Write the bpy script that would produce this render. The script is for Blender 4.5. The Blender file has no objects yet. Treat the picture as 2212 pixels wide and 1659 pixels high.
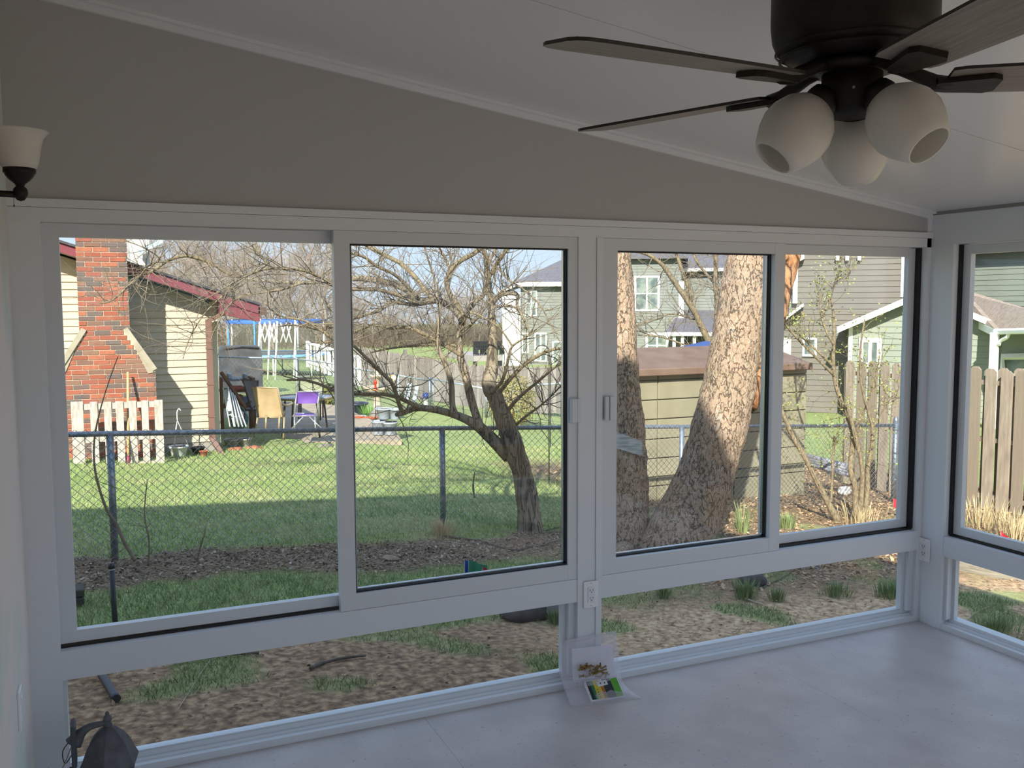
import bpy, math, random
from mathutils import Vector, Matrix, noise, Euler
R = math.radians
PI = math.pi
random.seed(11)
scene = bpy.context.scene
COL = scene.collection

# ------------------------------------------------------------------ camera
FPX, YAW, PIT, ROLL = 1986.28, R(24.0895), R(4.9989), R(-0.21296)
CAM = Vector((-3.71, -3.29, 1.6))
_fw = Vector((math.sin(YAW) * math.cos(PIT), math.cos(YAW) * math.cos(PIT), -math.sin(PIT)))
_r = Vector((math.cos(YAW), -math.sin(YAW), 0))
_u = _r.cross(_fw)
_R = _r * math.cos(ROLL) + _u * math.sin(ROLL)
_U = _u * math.cos(ROLL) - _r * math.sin(ROLL)
cd = bpy.data.cameras.new('camera')
cd.sensor_fit = 'HORIZONTAL'; cd.sensor_width = 36.0; cd.lens = FPX / 2212 * 36.0
cd.clip_start = 0.05; cd.clip_end = 800
cam = bpy.data.objects.new('camera', cd); COL.objects.link(cam)
cam.matrix_world = Matrix(((_R.x, _U.x, -_fw.x, CAM.x), (_R.y, _U.y, -_fw.y, CAM.y), (_R.z, _U.z, -_fw.z, CAM.z), (0, 0, 0, 1)))
scene.camera = cam

# ------------------------------------------------------------------ light
SUN_AZ, SUN_EL = R(33), R(34)      # the light travels towards +x (sin) and +y (cos), downwards
LDIR = Vector((math.sin(SUN_AZ) * math.cos(SUN_EL), math.cos(SUN_AZ) * math.cos(SUN_EL), -math.sin(SUN_EL)))
w = bpy.data.worlds.new('World'); scene.world = w; w.use_nodes = True
nt = w.node_tree; bg = nt.nodes['Background']
# clear hazy spring sky: pale at the horizon, bluer overhead, the same all round
tcw = nt.nodes.new('ShaderNodeTexCoord'); sxyz = nt.nodes.new('ShaderNodeSeparateXYZ'); crw = nt.nodes.new('ShaderNodeValToRGB')
nt.links.new(tcw.outputs['Generated'], sxyz.inputs[0]); nt.links.new(sxyz.outputs['Z'], crw.inputs[0])
for i, (p_, c_) in enumerate(((0.0, (.56, .65, .77, 1)), (0.12, (.50, .62, .80, 1)), (0.5, (.46, .59, .82, 1)), (1.0, (.36, .51, .80, 1)))):
    if i > 1: crw.color_ramp.elements.new(p_)
    crw.color_ramp.elements[i].position = p_; crw.color_ramp.elements[i].color = c_
nt.links.new(crw.outputs[0], bg.inputs[0]); bg.inputs[1].default_value = 1.0
sl = bpy.data.lights.new('sun', 'SUN'); sl.energy = 6.2; sl.angle = R(0.6); sl.color = (1.0, 0.93, 0.82)
sun = bpy.data.objects.new('sun', sl); COL.objects.link(sun)
sun.rotation_euler = LDIR.to_track_quat('-Z', 'Y').to_euler(); sun.location = (-10, -15, 20)
vs = scene.view_settings
vs.view_transform = 'Standard'; vs.look = 'None'; vs.gamma = 1.0; vs.use_curve_mapping = False
vs.exposure = 0.62
scene.cycles.max_bounces = 10; scene.cycles.diffuse_bounces = 5; scene.cycles.transparent_max_bounces = 24
scene.cycles.caustics_reflective = False; scene.cycles.caustics_refractive = False
scene.cycles.sample_clamp_indirect = 6.0

# photo measurements -> world points
def ray(px, py): return _fw + _R * ((px - 1106) / FPX) + _U * ((829.5 - py) / FPX)
def at(px, py, d): return CAM + ray(px, py) * d
def on(px, py, ax, v):
    q = ray(px, py); return CAM + q * ((v - CAM[ax]) / q[ax])
def T(x, y):
    return (-0.36 - 0.062 * (min(max(x, -12), 9) + 3.7) - 0.03 * (min(y, 12) - 4.2)
            - 0.012 * min(max(y - 12, 0), 30) - 0.016 * max(0, y - 42))
def gnd(px, py):
    q = ray(px, py); lo, t = 1.0, 1.0
    while t < 400:
        p = CAM + q * t
        if p.z < T(p.x, p.y): break
        lo = t; t *= 1.02
    hi = t
    for _ in range(30):
        m = (lo + hi) / 2; p = CAM + q * m
        if p.z < T(p.x, p.y): hi = m
        else: lo = m
    return p
def G(x, y, dz=0): return Vector((x, y, T(x, y) + dz))

# ------------------------------------------------------------------ materials
def hexc(h):
    h = h.lstrip('#'); o = []
    for i in (0, 2, 4):
        v = int(h[i:i + 2], 16) / 255
        o.append(v / 12.92 if v <= 0.04045 else ((v + 0.055) / 1.055) ** 2.4)
    return (*o, 1.0)
MATS = {}
def M(name, col, rough=0.6, col2=None, scale=8, bump=0.0, metal=0.0, rnd=None, stretch=None, spec=0.5, detail=6, dist=0.0, lo=0.35, hi=0.65, bscale=None, sub=None):
    if name in MATS: return MATS[name]
    m = bpy.data.materials.new(name); m.use_nodes = True
    n = m.node_tree.nodes; L = m.node_tree.links.new; b = n['Principled BSDF']
    b.inputs['Roughness'].default_value = rough; b.inputs['Metallic'].default_value = metal
    b.inputs['Specular IOR Level'].default_value = spec
    c1 = hexc(col); b.inputs['Base Color'].default_value = c1
    src = None
    if rnd:
        oi = n.new('ShaderNodeObjectInfo'); cr = n.new('ShaderNodeValToRGB'); cr.color_ramp.interpolation = 'CONSTANT'
        el = cr.color_ramp.elements
        while len(el) < len(rnd): el.new(0.5)
        for i, h in enumerate(rnd): el[i].position = i / len(rnd); el[i].color = hexc(h)
        L(oi.outputs['Random'], cr.inputs[0]); src = cr.outputs[0]
    if col2 or bump:
        tc = n.new('ShaderNodeTexCoord'); mp = n.new('ShaderNodeMapping'); L(tc.outputs['Object'], mp.inputs[0])
        if stretch: mp.inputs['Scale'].default_value = stretch
        nz = n.new('ShaderNodeTexNoise'); nz.inputs['Scale'].default_value = scale; nz.inputs['Detail'].default_value = detail
        nz.inputs['Distortion'].default_value = dist
        L(mp.outputs[0], nz.inputs['Vector'])
        if col2:
            mr = n.new('ShaderNodeMapRange'); mr.inputs['From Min'].default_value = lo; mr.inputs['From Max'].default_value = hi
            L(nz.outputs['Fac'], mr.inputs['Value'])
            mx = n.new('ShaderNodeMix'); mx.data_type = 'RGBA'; L(mr.outputs[0], mx.inputs['Factor'])
            if src: L(src, mx.inputs['A'])
            else: mx.inputs['A'].default_value = c1
            mx.inputs['B'].default_value = hexc(col2); src = mx.outputs['Result']
        if bump:
            nb = nz
            if bscale:
                nb = n.new('ShaderNodeTexNoise'); nb.inputs['Scale'].default_value = bscale; nb.inputs['Detail'].default_value = 4
                L(mp.outputs[0], nb.inputs['Vector'])
            bp = n.new('ShaderNodeBump'); bp.inputs['Strength'].default_value = bump; bp.inputs['Distance'].default_value = 0.02
            L(nb.outputs['Fac'], bp.inputs['Height']); L(bp.outputs[0], b.inputs['Normal'])
    if src: L(src, b.inputs['Base Color'])
    if sub: b.inputs['Subsurface Weight'].default_value = sub; b.inputs['Subsurface Radius'].default_value = (.03, .03, .03)
    MATS[name] = m; return m
def glassmat(name, tint=(0.93, 0.96, 0.96), refl=1.0):
    m = bpy.data.materials.new(name); m.use_nodes = True; n = m.node_tree.nodes; L = m.node_tree.links.new
    n.remove(n['Principled BSDF']); o = n['Material Output']
    tr = n.new('ShaderNodeBsdfTransparent'); tr.inputs[0].default_value = (*tint, 1)
    gl = n.new('ShaderNodeBsdfGlossy'); gl.inputs['Roughness'].default_value = 0.01
    lw_ = n.new('ShaderNodeLayerWeight'); lw_.inputs[0].default_value = 0.5      # facing: the same from both sides of the pane
    pw = n.new('ShaderNodeMath'); pw.operation = 'POWER'; pw.inputs[1].default_value = 4.0; L(lw_.outputs['Facing'], pw.inputs[0])
    ml = n.new('ShaderNodeMath'); ml.operation = 'MULTIPLY_ADD'; ml.inputs[1].default_value = 0.5 * refl; ml.inputs[2].default_value = 0.02 * refl
    L(pw.outputs[0], ml.inputs[0])
    mx = n.new('ShaderNodeMixShader'); L(ml.outputs[0], mx.inputs[0]); L(tr.outputs[0], mx.inputs[1]); L(gl.outputs[0], mx.inputs[2])
    L(mx.outputs[0], o.inputs[0]); MATS[name] = m; return m
def filmmat(name, alpha=0.25, col='#e8e6f0'):
    m = bpy.data.materials.new(name); m.use_nodes = True; n = m.node_tree.nodes; L = m.node_tree.links.new
    b = n['Principled BSDF']; o = n['Material Output']; b.inputs['Base Color'].default_value = hexc(col); b.inputs['Roughness'].default_value = 0.18
    tr = n.new('ShaderNodeBsdfTransparent'); mx = n.new('ShaderNodeMixShader'); mx.inputs[0].default_value = alpha
    L(tr.outputs[0], mx.inputs[1]); L(b.outputs[0], mx.inputs[2]); L(mx.outputs[0], o.inputs[0]); MATS[name] = m; return m
def opalmat(name, col='#e9e7e2'):
    m = bpy.data.materials.new(name); m.use_nodes = True; n = m.node_tree.nodes; L = m.node_tree.links.new
    b = n['Principled BSDF']; o = n['Material Output']; b.inputs['Base Color'].default_value = hexc(col); b.inputs['Roughness'].default_value = 0.25
    tl = n.new('ShaderNodeBsdfTranslucent'); tl.inputs[0].default_value = hexc(col); mx = n.new('ShaderNodeMixShader'); mx.inputs[0].default_value = 0.4
    L(b.outputs[0], mx.inputs[1]); L(tl.outputs[0], mx.inputs[2]); L(mx.outputs[0], o.inputs[0]); MATS[name] = m; return m

# ------------------------------------------------------------------ mesh collecting
class MB:
    def __init__(s): s.v = []; s.f = []; s.sm = []
    def add(s, vs, fs, smooth=False):
        b = len(s.v); s.v += [tuple(p) for p in vs]
        for f in fs: s.f.append(tuple(i + b for i in f)); s.sm.append(smooth)
        return s
    def box(s, x0, x1, y0, y1, z0, z1, mtx=None):
        vs = [Vector(p) for p in ((x0, y0, z0), (x1, y0, z0), (x1, y1, z0), (x0, y1, z0), (x0, y0, z1), (x1, y0, z1), (x1, y1, z1), (x0, y1, z1))]
        if mtx: vs = [mtx @ p for p in vs]
        return s.add(vs, [(0, 3, 2, 1), (4, 5, 6, 7), (0, 1, 5, 4), (1, 2, 6, 5), (2, 3, 7, 6), (3, 0, 4, 7)])
    def bbox(s, x0, x1, y0, y1, z0, z1, b=0.004, mtx=None):      # box with chamfered vertical and horizontal edges
        vs = []; 
        for z, e in ((z0, b), (z0 + b, 0), (z1 - b, 0), (z1, b)):
            for (cx, sx, cy, sy) in ((x0, 1, y0, 1), (x1, -1, y0, 1), (x1, -1, y1, -1), (x0, 1, y1, -1)):
                a = (cx + sx * (b + e), cy + sy * e, z); c = (cx + sx * e, cy + sy * (b + e), z)
                order = (c, a) if (sx == sy) else (a, c)
                vs += order
        if mtx: vs = [mtx @ Vector(p) for p in vs]
        fs = [tuple(range(7, -1, -1)), tuple(range(24, 32))]
        for k in range(3):
            for i in range(8):
                j = (i + 1) % 8; fs.append((k * 8 + i, k * 8 + j, k * 8 + 8 + j, k * 8 + 8 + i))
        return s.add(vs, fs)
    def tube(s, pts, rad, n=8, cap=True, smooth=True, jit=0.0, jf=3.0, ell=None):
        pts = [Vector(p) for p in pts]
        if not isinstance(rad, (list, tuple)): rad = [rad] * len(pts)
        b = len(s.v); up = None
        for i, p in enumerate(pts):
            d = (pts[min(i + 1, len(pts) - 1)] - pts[max(i - 1, 0)])
            d = d.normalized() if d.length > 1e-9 else Vector((0, 0, 1))
            if up is None: up = d.orthogonal().normalized()
            else:
                up = up - d * up.dot(d)
                up = up.normalized() if up.length > 1e-6 else d.orthogonal().normalized()
            sd = d.cross(up)
            for k in range(n):
                a = 2 * PI * k / n; rr = rad[i]
                q = up * math.cos(a) + sd * math.sin(a)
                if jit: rr *= 1 + jit * noise.noise((p + q * rad[i]) * jf) + jit * .6 * noise.noise((p + q * rad[i]) * jf * 3.1)
                s.v.append(tuple(p + q * rr))
        for i in range(len(pts) - 1):
            for k in range(n):
                k2 = (k + 1) % n
                s.f.append((b + i * n + k, b + i * n + k2, b + (i + 1) * n + k2, b + (i + 1) * n + k)); s.sm.append(smooth)
        if cap and n > 2:
            s.f.append(tuple(b + k for k in range(n - 1, -1, -1))); s.sm.append(False)
            e = b + (len(pts) - 1) * n; s.f.append(tuple(e + k for k in range(n))); s.sm.append(False)
        return s
    def lathe(s, prof, n=24, mtx=None, smooth=True, a0=0, a1=2 * PI):
        full = abs(a1 - a0 - 2 * PI) < 1e-6; m = n if full else n + 1; b = len(s.v)
        for (r, z) in prof:
            for k in range(m):
                a = a0 + (a1 - a0) * k / n; p = Vector((r * math.cos(a), r * math.sin(a), z))
                s.v.append(tuple(mtx @ p if mtx else p))
        for i in range(len(prof) - 1):
            for k in range(n):
                k2 = (k + 1) % m
                s.f.append((b + i * m + k, b + i * m + k2, b + (i + 1) * m + k2, b + (i + 1) * m + k)); s.sm.append(smooth)
        return s
    def prism(s, poly, d, mtx=None):       # poly in x,z ; extruded along y by d
        n = len(poly); vs = [Vector((x, 0, z)) for x, z in poly] + [Vector((x, d, z)) for x, z in poly]
        if mtx: vs = [mtx @ p for p in vs]
        return s.add(vs, [tuple(range(n)), tuple(range(2 * n - 1, n - 1, -1))] + [((i + 1) % n, i, n + i, n + (i + 1) % n) for i in range(n)])
    def slab(s, quad, t):                   # thick polygon: t downwards
        q = [Vector(p) for p in quad]; nrm = (q[1] - q[0]).cross(q[2] - q[0]).normalized()
        if nrm.z < 0: nrm = -nrm
        n = len(q); vs = q + [p - nrm * t for p in q]
        return s.add(vs, [tuple(range(n)), tuple(range(2 * n - 1, n - 1, -1))] + [((i + 1) % n, i, n + i, n + (i + 1) % n) for i in range(n)])
def TR(x=0, y=0, z=0, rx=0, ry=0, rz=0): return Matrix.Translation((x, y, z)) @ Euler((rx, ry, rz)).to_matrix().to_4x4()
def mesh(name, mb, org=None):
    me = bpy.data.meshes.new(name)
    vs = mb.v if org is None else [(a - org[0], b - org[1], c - org[2]) for a, b, c in mb.v]
    me.from_pydata(vs, [], mb.f)
    if any(mb.sm): me.polygons.foreach_set('use_smooth', mb.sm)
    me.update(); return me
def obj(name, mb, mat, parent=None, org=None, label=None, kind=None):
    me = mb if isinstance(mb, bpy.types.Mesh) else mesh(name, mb, org)
    if mat and not me.materials: me.materials.append(mat)
    o = bpy.data.objects.new(name, me); COL.objects.link(o)
    if parent: o.parent = parent
    if label: o['label'] = label
    if kind: o['kind'] = kind
    return o
def thing(name, label, cat, loc=(0, 0, 0), rz=0, group=None, kind=None):
    o = bpy.data.objects.new(name, None); COL.objects.link(o); o.location = loc; o.rotation_euler = (0, 0, rz)
    o.empty_display_size = 0.1; o['label'] = label
    if cat: o['category'] = cat
    if group: o['group'] = group
    if kind: o['kind'] = kind
    return o
def tag(o, label, cat, group=None):
    o['label'] = label; o['category'] = cat
    if group: o['group'] = group
    return o
def single(name, mb, mat, label, cat, loc=(0, 0, 0), group=None, rz=0, org=None, kind=None):
    o = obj(name, mb, mat, None, org, kind=kind); o.location = loc; o.rotation_euler = (0, 0, rz); return tag(o, label, cat, group)
def struct(name, label, loc=(0, 0, 0)): return thing(name, label, None, loc, kind='structure')
def dup(root, loc, rz=0, label=None, sc=None):
    r_ = root.copy(); COL.objects.link(r_); r_.location = loc; r_.rotation_euler = (0, 0, rz)
    if sc: r_.scale = sc if isinstance(sc, tuple) else (sc, sc, sc)
    if label: r_['label'] = label
    for ch in list(root.children):
        c_ = ch.copy(); COL.objects.link(c_); c_.parent = r_
        for g in list(ch.children):
            d_ = g.copy(); COL.objects.link(d_); d_.parent = c_
    return r_
def spline(pts, k=4):
    pts = [Vector(p) for p in pts]; out = []
    for i in range(len(pts) - 1):
        p0 = pts[max(i - 1, 0)]; p1 = pts[i]; p2 = pts[i + 1]; p3 = pts[min(i + 2, len(pts) - 1)]
        for j in range(k):
            t = j / k
            out.append(0.5 * ((2 * p1) + (p2 - p0) * t + (2 * p0 - 5 * p1 + 4 * p2 - p3) * t * t + (3 * p1 - p0 - 3 * p2 + p3) * t ** 3))
    out.append(pts[-1]); return out
def lerpr(r, k):
    out = []
    for i in range(len(r) - 1):
        out += [r[i] + (r[i + 1] - r[i]) * j / k for j in range(k)]
    return out + [r[-1]]

def barkmat(name, cols, crack, scale, zs, rough=.92, crackw=.045, dist=.6):
    m = bpy.data.materials.new(name); m.use_nodes = True; n = m.node_tree.nodes; L = m.node_tree.links.new; b = n['Principled BSDF']
    b.inputs['Roughness'].default_value = rough; b.inputs['Specular IOR Level'].default_value = .2
    tc = n.new('ShaderNodeTexCoord'); mp = n.new('ShaderNodeMapping'); mp.inputs['Scale'].default_value = (1, 1, zs); L(tc.outputs['Object'], mp.inputs[0])
    def nz(sc, det, ds=0.0):
        k = n.new('ShaderNodeTexNoise'); k.inputs['Scale'].default_value = sc; k.inputs['Detail'].default_value = det; k.inputs['Distortion'].default_value = ds; L(mp.outputs[0], k.inputs['Vector']); return k.outputs['Fac']
    def mth(op, a, b_=None, c_=None):
        k = n.new('ShaderNodeMath'); k.operation = op
        for i, v in enumerate((a, b_, c_)):
            if v is None: continue
            if isinstance(v, (int, float)): k.inputs[i].default_value = v
            else: L(v, k.inputs[i])
        return k.outputs[0]
    fine = nz(scale * 3.2, 10); broad = nz(scale * .3, 4); mid = nz(scale, 6, dist)
    cr = n.new('ShaderNodeValToRGB'); el = cr.color_ramp.elements
    while len(el) < len(cols): el.new(.5)
    for i, h in enumerate(cols): el[i].position = .36 + .28 * i / (len(cols) - 1); el[i].color = hexc(h)
    L(mth('ADD', mth('MULTIPLY', fine, .6), mth('MULTIPLY', broad, .4)), cr.inputs[0])
    gap = mth('ABSOLUTE', mth('SUBTRACT', mid, .5))
    mr = n.new('ShaderNodeMapRange'); mr.inputs['From Min'].default_value = 0; mr.inputs['From Max'].default_value = crackw; L(gap, mr.inputs['Value'])
    mx = n.new('ShaderNodeMix'); mx.data_type = 'RGBA'; L(mr.outputs[0], mx.inputs['Factor']); mx.inputs['A'].default_value = hexc(crack); L(cr.outputs[0], mx.inputs['B']); L(mx.outputs['Result'], b.inputs['Base Color'])
    bp = n.new('ShaderNodeBump'); bp.inputs['Strength'].default_value = .9; bp.inputs['Distance'].default_value = .02; L(mth('MULTIPLY_ADD', mr.outputs[0], .5, fine), bp.inputs['Height']); L(bp.outputs[0], b.inputs['Normal'])
    MATS[name] = m; return m
white = M('white_vinyl', '#dfe3e8', 0.42)
white2 = M('white_vinyl_sash', '#d8dce1', 0.4)
dark_gap = M('black_gasket_and_shade', '#15161c', 0.5)  # black of gaskets and slots, also of the painted shade in the window tracks
steel = M('brushed_gasket_edge', '#b8bec8', 0.25, metal=0.8)
glass = glassmat('window_glass')
bronze = M('oiled_bronze', '#120d0a', 0.5, '#1d1510', 30, metal=0.1, spec=.35)
opal = opalmat('opal_glass')
# ================================================================== the sunroom
XL, YB = -3.96, -3.95
def CZ(x): return 2.035 - 0.142 * x
FR = Matrix.Identity(4)
RT = Matrix(((0, 1, 0, 0), (-1, 0, 0, 0), (0, 0, 1, 0), (0, 0, 0, 1)))     # (u, depth, z) -> (x=depth, y=-u)

floor_m = M('vinyl_floor', '#cbc3c1', 0.38, '#b9b1b0', 5, 0.05, detail=10, lo=.3, hi=.7, bscale=60)
n = floor_m.node_tree.nodes; Lk = floor_m.node_tree.links.new      # darker flecks in the sheet vinyl
vo = n.new('ShaderNodeTexNoise'); vo.inputs['Scale'].default_value = 55; vo.inputs['Detail'].default_value = 2
rm = n.new('ShaderNodeMapRange'); rm.inputs['From Min'].default_value = .66; rm.inputs['From Max'].default_value = .74
tc = n.new('ShaderNodeTexCoord'); Lk(tc.outputs['Object'], vo.inputs['Vector']); Lk(vo.outputs['Fac'], rm.inputs['Value'])
mx = n.new('ShaderNodeMix'); mx.data_type = 'RGBA'; b_ = n['Principled BSDF']; old = b_.inputs['Base Color'].links[0].from_socket
Lk(rm.outputs[0], mx.inputs['Factor']); Lk(old, mx.inputs['A']); mx.inputs['B'].default_value = hexc('#a0958f'); Lk(mx.outputs['Result'], b_.inputs['Base Color'])
fl = struct('floor', 'mottled taupe sheet vinyl floor of the sunroom')
seams = [(-3.96, -2.62), (-2.6192, -1.05), (-1.0492, 0.0)]
for a, b in seams: obj('vinyl_sheet', MB().box(a, b, YB, 0.0, -0.02, 0.0), floor_m, fl)
obj('subfloor', MB().box(XL - .1, 0.1, YB, 0.1, -0.2, -0.021), M('subfloor_ply', '#6d655d', .8), fl)
obj('rim_skirt', MB().box(XL - .1, 0.1, 0.0, 0.1, -0.75, -0.2).box(0.0, 0.1, YB, 0.0, -0.75, -0.2), M('skirt_grey', '#8f8f8c', .7), fl)

ceil_m = M('ceiling_panel_white', '#e2e3e4', 0.22, bump=0.06, scale=160)
ce = struct('ceiling', 'white glossy insulated roof panels sloping down to the right')
for a, b in ((0.28, -0.998), (-1.002, -2.218), (-2.222, -3.438), (-3.442, YB)):
    x0, x1 = XL - .05, 0.3
    q = [(x0, a, CZ(x0)), (x1, a, CZ(x1)), (x1, b, CZ(x1)), (x0, b, CZ(x0))]
    q2 = [Vector(p) + Vector((0, 0, .11)) for p in q]
    obj('ceiling_panel', MB().slab(q2, .11), ceil_m, ce)
obj('seam_channel', MB().slab([(x, y, CZ(x) + .1105) for x, y in ((XL, -.99), (0, -.99), (0, -1.01), (XL, -1.01))], .108).slab([(x, y, CZ(x) + .1105) for x, y in ((XL, -2.21), (0, -2.21), (0, -2.23), (XL, -2.23))], .108), dark_gap, ce)
rf = obj('roof_membrane', MB().slab([(x, y, CZ(x) + .16) for x, y in ((XL - .05, .32), (.34, .32), (.34, YB), (XL - .05, YB))], .045), M('roof_skin', '#b9b7b2', .6), ce)

wf_ = struct('wall_front', 'white framed front wall of the sunroom with a gable panel above the windows')
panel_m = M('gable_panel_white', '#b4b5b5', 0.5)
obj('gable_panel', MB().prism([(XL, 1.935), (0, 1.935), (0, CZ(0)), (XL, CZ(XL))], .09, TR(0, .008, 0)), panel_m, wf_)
obj('header', MB().box(XL, 0, 0, .1, 1.865, 1.908), white, wf_)
obj('header_trim', MB().box(XL, 0, -.008, .1, 1.909, 1.935), white, wf_)
def slope_bar(x0, x1, y0, y1, zo0, zo1):
    return MB().add([(x0, y0, CZ(x0) + zo0), (x1, y0, CZ(x1) + zo0), (x1, y1, CZ(x1) + zo0), (x0, y1, CZ(x0) + zo0), (x0, y0, CZ(x0) + zo1), (x1, y0, CZ(x1) + zo1), (x1, y1, CZ(x1) + zo1), (x0, y1, CZ(x0) + zo1)], [(0, 3, 2, 1), (4, 5, 6, 7), (0, 1, 5, 4), (1, 2, 6, 5), (2, 3, 7, 6), (3, 0, 4, 7)])
obj('ceiling_trim', slope_bar(XL, 0, -.028, .008, -.012, -.0005), white, wf_)
obj('ceiling_trim', slope_bar(XL, 0, -.006, .008, -.034, -.012), white, wf_)
obj('post', MB().box(XL, -3.915, -.004, .1, 0, 1.865).box(-3.915, -3.87, 0, .1, 0, 1.865), white, wf_)
obj('post', MB().box(-1.946, -1.918, -.004, .1, 0, 1.865).box(-1.917, -1.862, 0, .1, 0, 1.865).box(-1.861, -1.833, -.004, .1, 0, 1.865), white, wf_)
obj('post', MB().box(-.027, 0, 0, .1, 0, 2.03), white, wf_)
obj('sill_rail', MB().box(-3.87, -1.946, 0, .1, .365, .462), white, wf_)
obj('sill_rail', MB().box(-1.833, -.027, 0, .1, .365, .462), white, wf_)
for a, b in ((-3.87, -1.946), (-1.833, -.027)):
    obj('base_rail', MB().box(a, b, 0, .1, 0, .026).box(a, b, .028, .1, .026, .034).box(a, b, .045, .1, .034, .05), white, wf_)

wr_ = struct('wall_right', 'white framed right wall of the sunroom with a deep beam over its windows')
def rb(*a): return MB().box(*a, mtx=RT)
obj('beam', rb(0, 3.95, 0, .1, 1.873, 2.034), white, wr_)
obj('beam_groove_shade', rb(0, 3.95, -.003, .001, 2.018, 2.034), M('groove_shade_grey', '#8d8d8b', .6), wr_)  # raised grey strip: the shade of a groove put in as colour
obj('post', MB().box(0, .058, 0, .1, 0, 1.873, RT).box(.059, .134, -.004, .1, 0, 1.873, RT), white, wr_)
obj('post', rb(1.9, 2.0, 0, .1, 0, 1.873), white, wr_)
obj('post', rb(3.8, 3.95, 0, .1, 0, 1.873), white, wr_)
for a, b in ((.134, 1.9), (2.0, 3.8)):
    obj('sill_rail', rb(a, b, 0, .1, .365, .462), white, wr_)
    obj('base_rail', MB().box(a, b, 0, .1, 0, .026, RT).box(a, b, .028, .1, .026, .034, RT).box(a, b, .045, .1, .034, .05, RT), white, wr_)

def sash(par, mx, u0, u1, z0, z1, v0, v1, l, r, t, b, gv, gask=True):
    s = MB()
    s.box(u0, u0 + l, v0, v1, z0, z1, mx).box(u1 - r, u1, v0, v1, z0, z1, mx)
    s.box(u0 + l, u1 - r, v0 + .001, v1, z1 - t, z1, mx).box(u0 + l, u1 - r, v0 + .001, v1, z0, z0 + b, mx)
    o = obj('sash_frame', s, white2, par)
    g0, g1, h0, h1 = u0 + l, u1 - r, z0 + b, z1 - t
    obj('glass_pane', MB().box(g0 - .004, g1 + .004, gv, gv + .004, h0 - .004, h1 + .004, mx), glass, o)
    if gask:
        e = .006
        obj('gasket', MB().box(g0, g1, gv - .008, gv + .012, h0, h0 + e, mx).box(g1 - e, g1, gv - .008, gv + .012, h0 + e, h1 - e, mx).box(g0, g0 + e, gv - .008, gv + .012, h0 + e, h1 - e, mx).box(g0, g1, gv - .008, gv + .012, h1 - e, h1, mx), dark_gap, o)
        e2 = .012
        obj('glazing_edge', MB().box(g0 + e, g1 - e, gv + .005, gv + .02, h0 + e, h0 + e2, mx).box(g1 - e2, g1 - e, gv + .005, gv + .02, h0 + e, h1 - e, mx), steel, o)
    return o
def track_shade(par, mx, u0, u1, z0, z1):  # black strip below the outer sash: shadow in the track given as colour
    obj('track_shade', MB().box(u0, u1, .036, .1, z0 - .008, z0, mx).box(u0, u1, .084, .1, z0, z1, mx) if False else MB().box(u0, u1, .036, .1, z0 - .008, z0 - .001, mx), dark_gap, par)
def latch(par, mx, u, z, side):
    o = obj('latch', MB().bbox(u - .013, u + .013, -.022, 0, z - .05, z + .05, .003, mx), white2, par)
    obj('latch_keeper', MB().bbox(u + side * .024 - .01, u + side * .024 + .01, -.018, -.004, z - .05, z + .05, .003, mx), white2, o)
    return o
w1 = struct('window_1', 'wide white sliding window left of the center post')
track_shade(w1, FR, -3.87, -1.946, .470, 1.865)
sash(w1, FR, -3.87, -2.86, .474, 1.862, .045, .078, .05, .05, .042, .04, .06, False)
sash(w1, FR, -2.935, -1.946, .463, 1.864, .002, .036, .058, .042, .046, .062, .022)
latch(w1, FR, -1.972, 1.166, 1)
w2 = struct('window_2', 'white sliding window between the center post and the corner post')
track_shade(w2, FR, -1.833, -.027, .470, 1.865)
sash(w2, FR, -1.833, -.893, .463, 1.864, .002, .05, .072, .058, .048, .062, .036)
sash(w2, FR, -.95, -.04, .474, 1.862, .058, .085, .05, .043, .042, .04, .07, False)
obj('side_channel', MB().box(-.04, -.027, .03, .09, .47, 1.862), dark_gap, w2)
latch(w2, FR, -1.793, 1.168, -1)
def knee(nm, lab, mx, u0, u1):
    k = struct(nm, lab)
    fr_ = obj('frame', MB().box(u0, u0 + .012, .02, .1, .05, .365, mx).box(u1 - .03, u1, .02, .045, .05, .365, mx).box(u1 - .048, u1, .045, .075, .05, .365, mx), white2, k)
    obj('glass_pane', MB().box(u0 + .01, u1 - .045, .058, .062, .048, .366, mx), glass, k)
    obj('glazing_bead', MB().box(u0 + .012, u1 - .048, .05, .07, .05, .056, mx), white2, k)
knee('window_3', 'low fixed pane under the left sliding window', FR, -3.87, -1.946)
knee('window_4', 'low fixed pane under the right sliding window', FR, -1.833, -.027)
def rsash(nm, lab, u0, u1):
    k = struct(nm, lab)
    obj('side_channel', MB().box(u0, u0 + .012, .03, .09, .47, 1.87, RT), dark_gap, k)
    m_ = (u0 + u1) / 2
    sash(k, RT, u0 + .012, m_ + .03, .474, 1.87, .05, .08, .04, .05, .045, .04, .06, False)
    sash(k, RT, m_ - .03, u1, .463, 1.87, .004, .036, .055, .045, .045, .06, .022)
    track_shade(k, RT, u0, u1, .470, 1.87)
rsash('window_5', 'white sliding window of the right wall nearest the corner', .134, 1.9)
rsash('window_6', 'white sliding window of the right wall behind the viewer', 2.0, 3.8)
def knee_r(nm, lab, u0, u1):
    k = struct(nm, lab)
    obj('frame', MB().box(u0, u0 + .02, .015, .05, .05, .365, RT).box(u0, u0 + .035, .05, .075, .05, .365, RT).box(u1 - .012, u1, .02, .1, .05, .365, RT), white2, k)
    obj('glass_pane', MB().box(u0 + .03, u1 - .01, .058, .062, .048, .366, RT), glass, k)
knee_r('window_7', 'low fixed pane of the right wall beside the corner', .134, 1.9)
knee_r('window_8', 'low fixed pane of the right wall behind the viewer', 2.0, 3.8)

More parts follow.
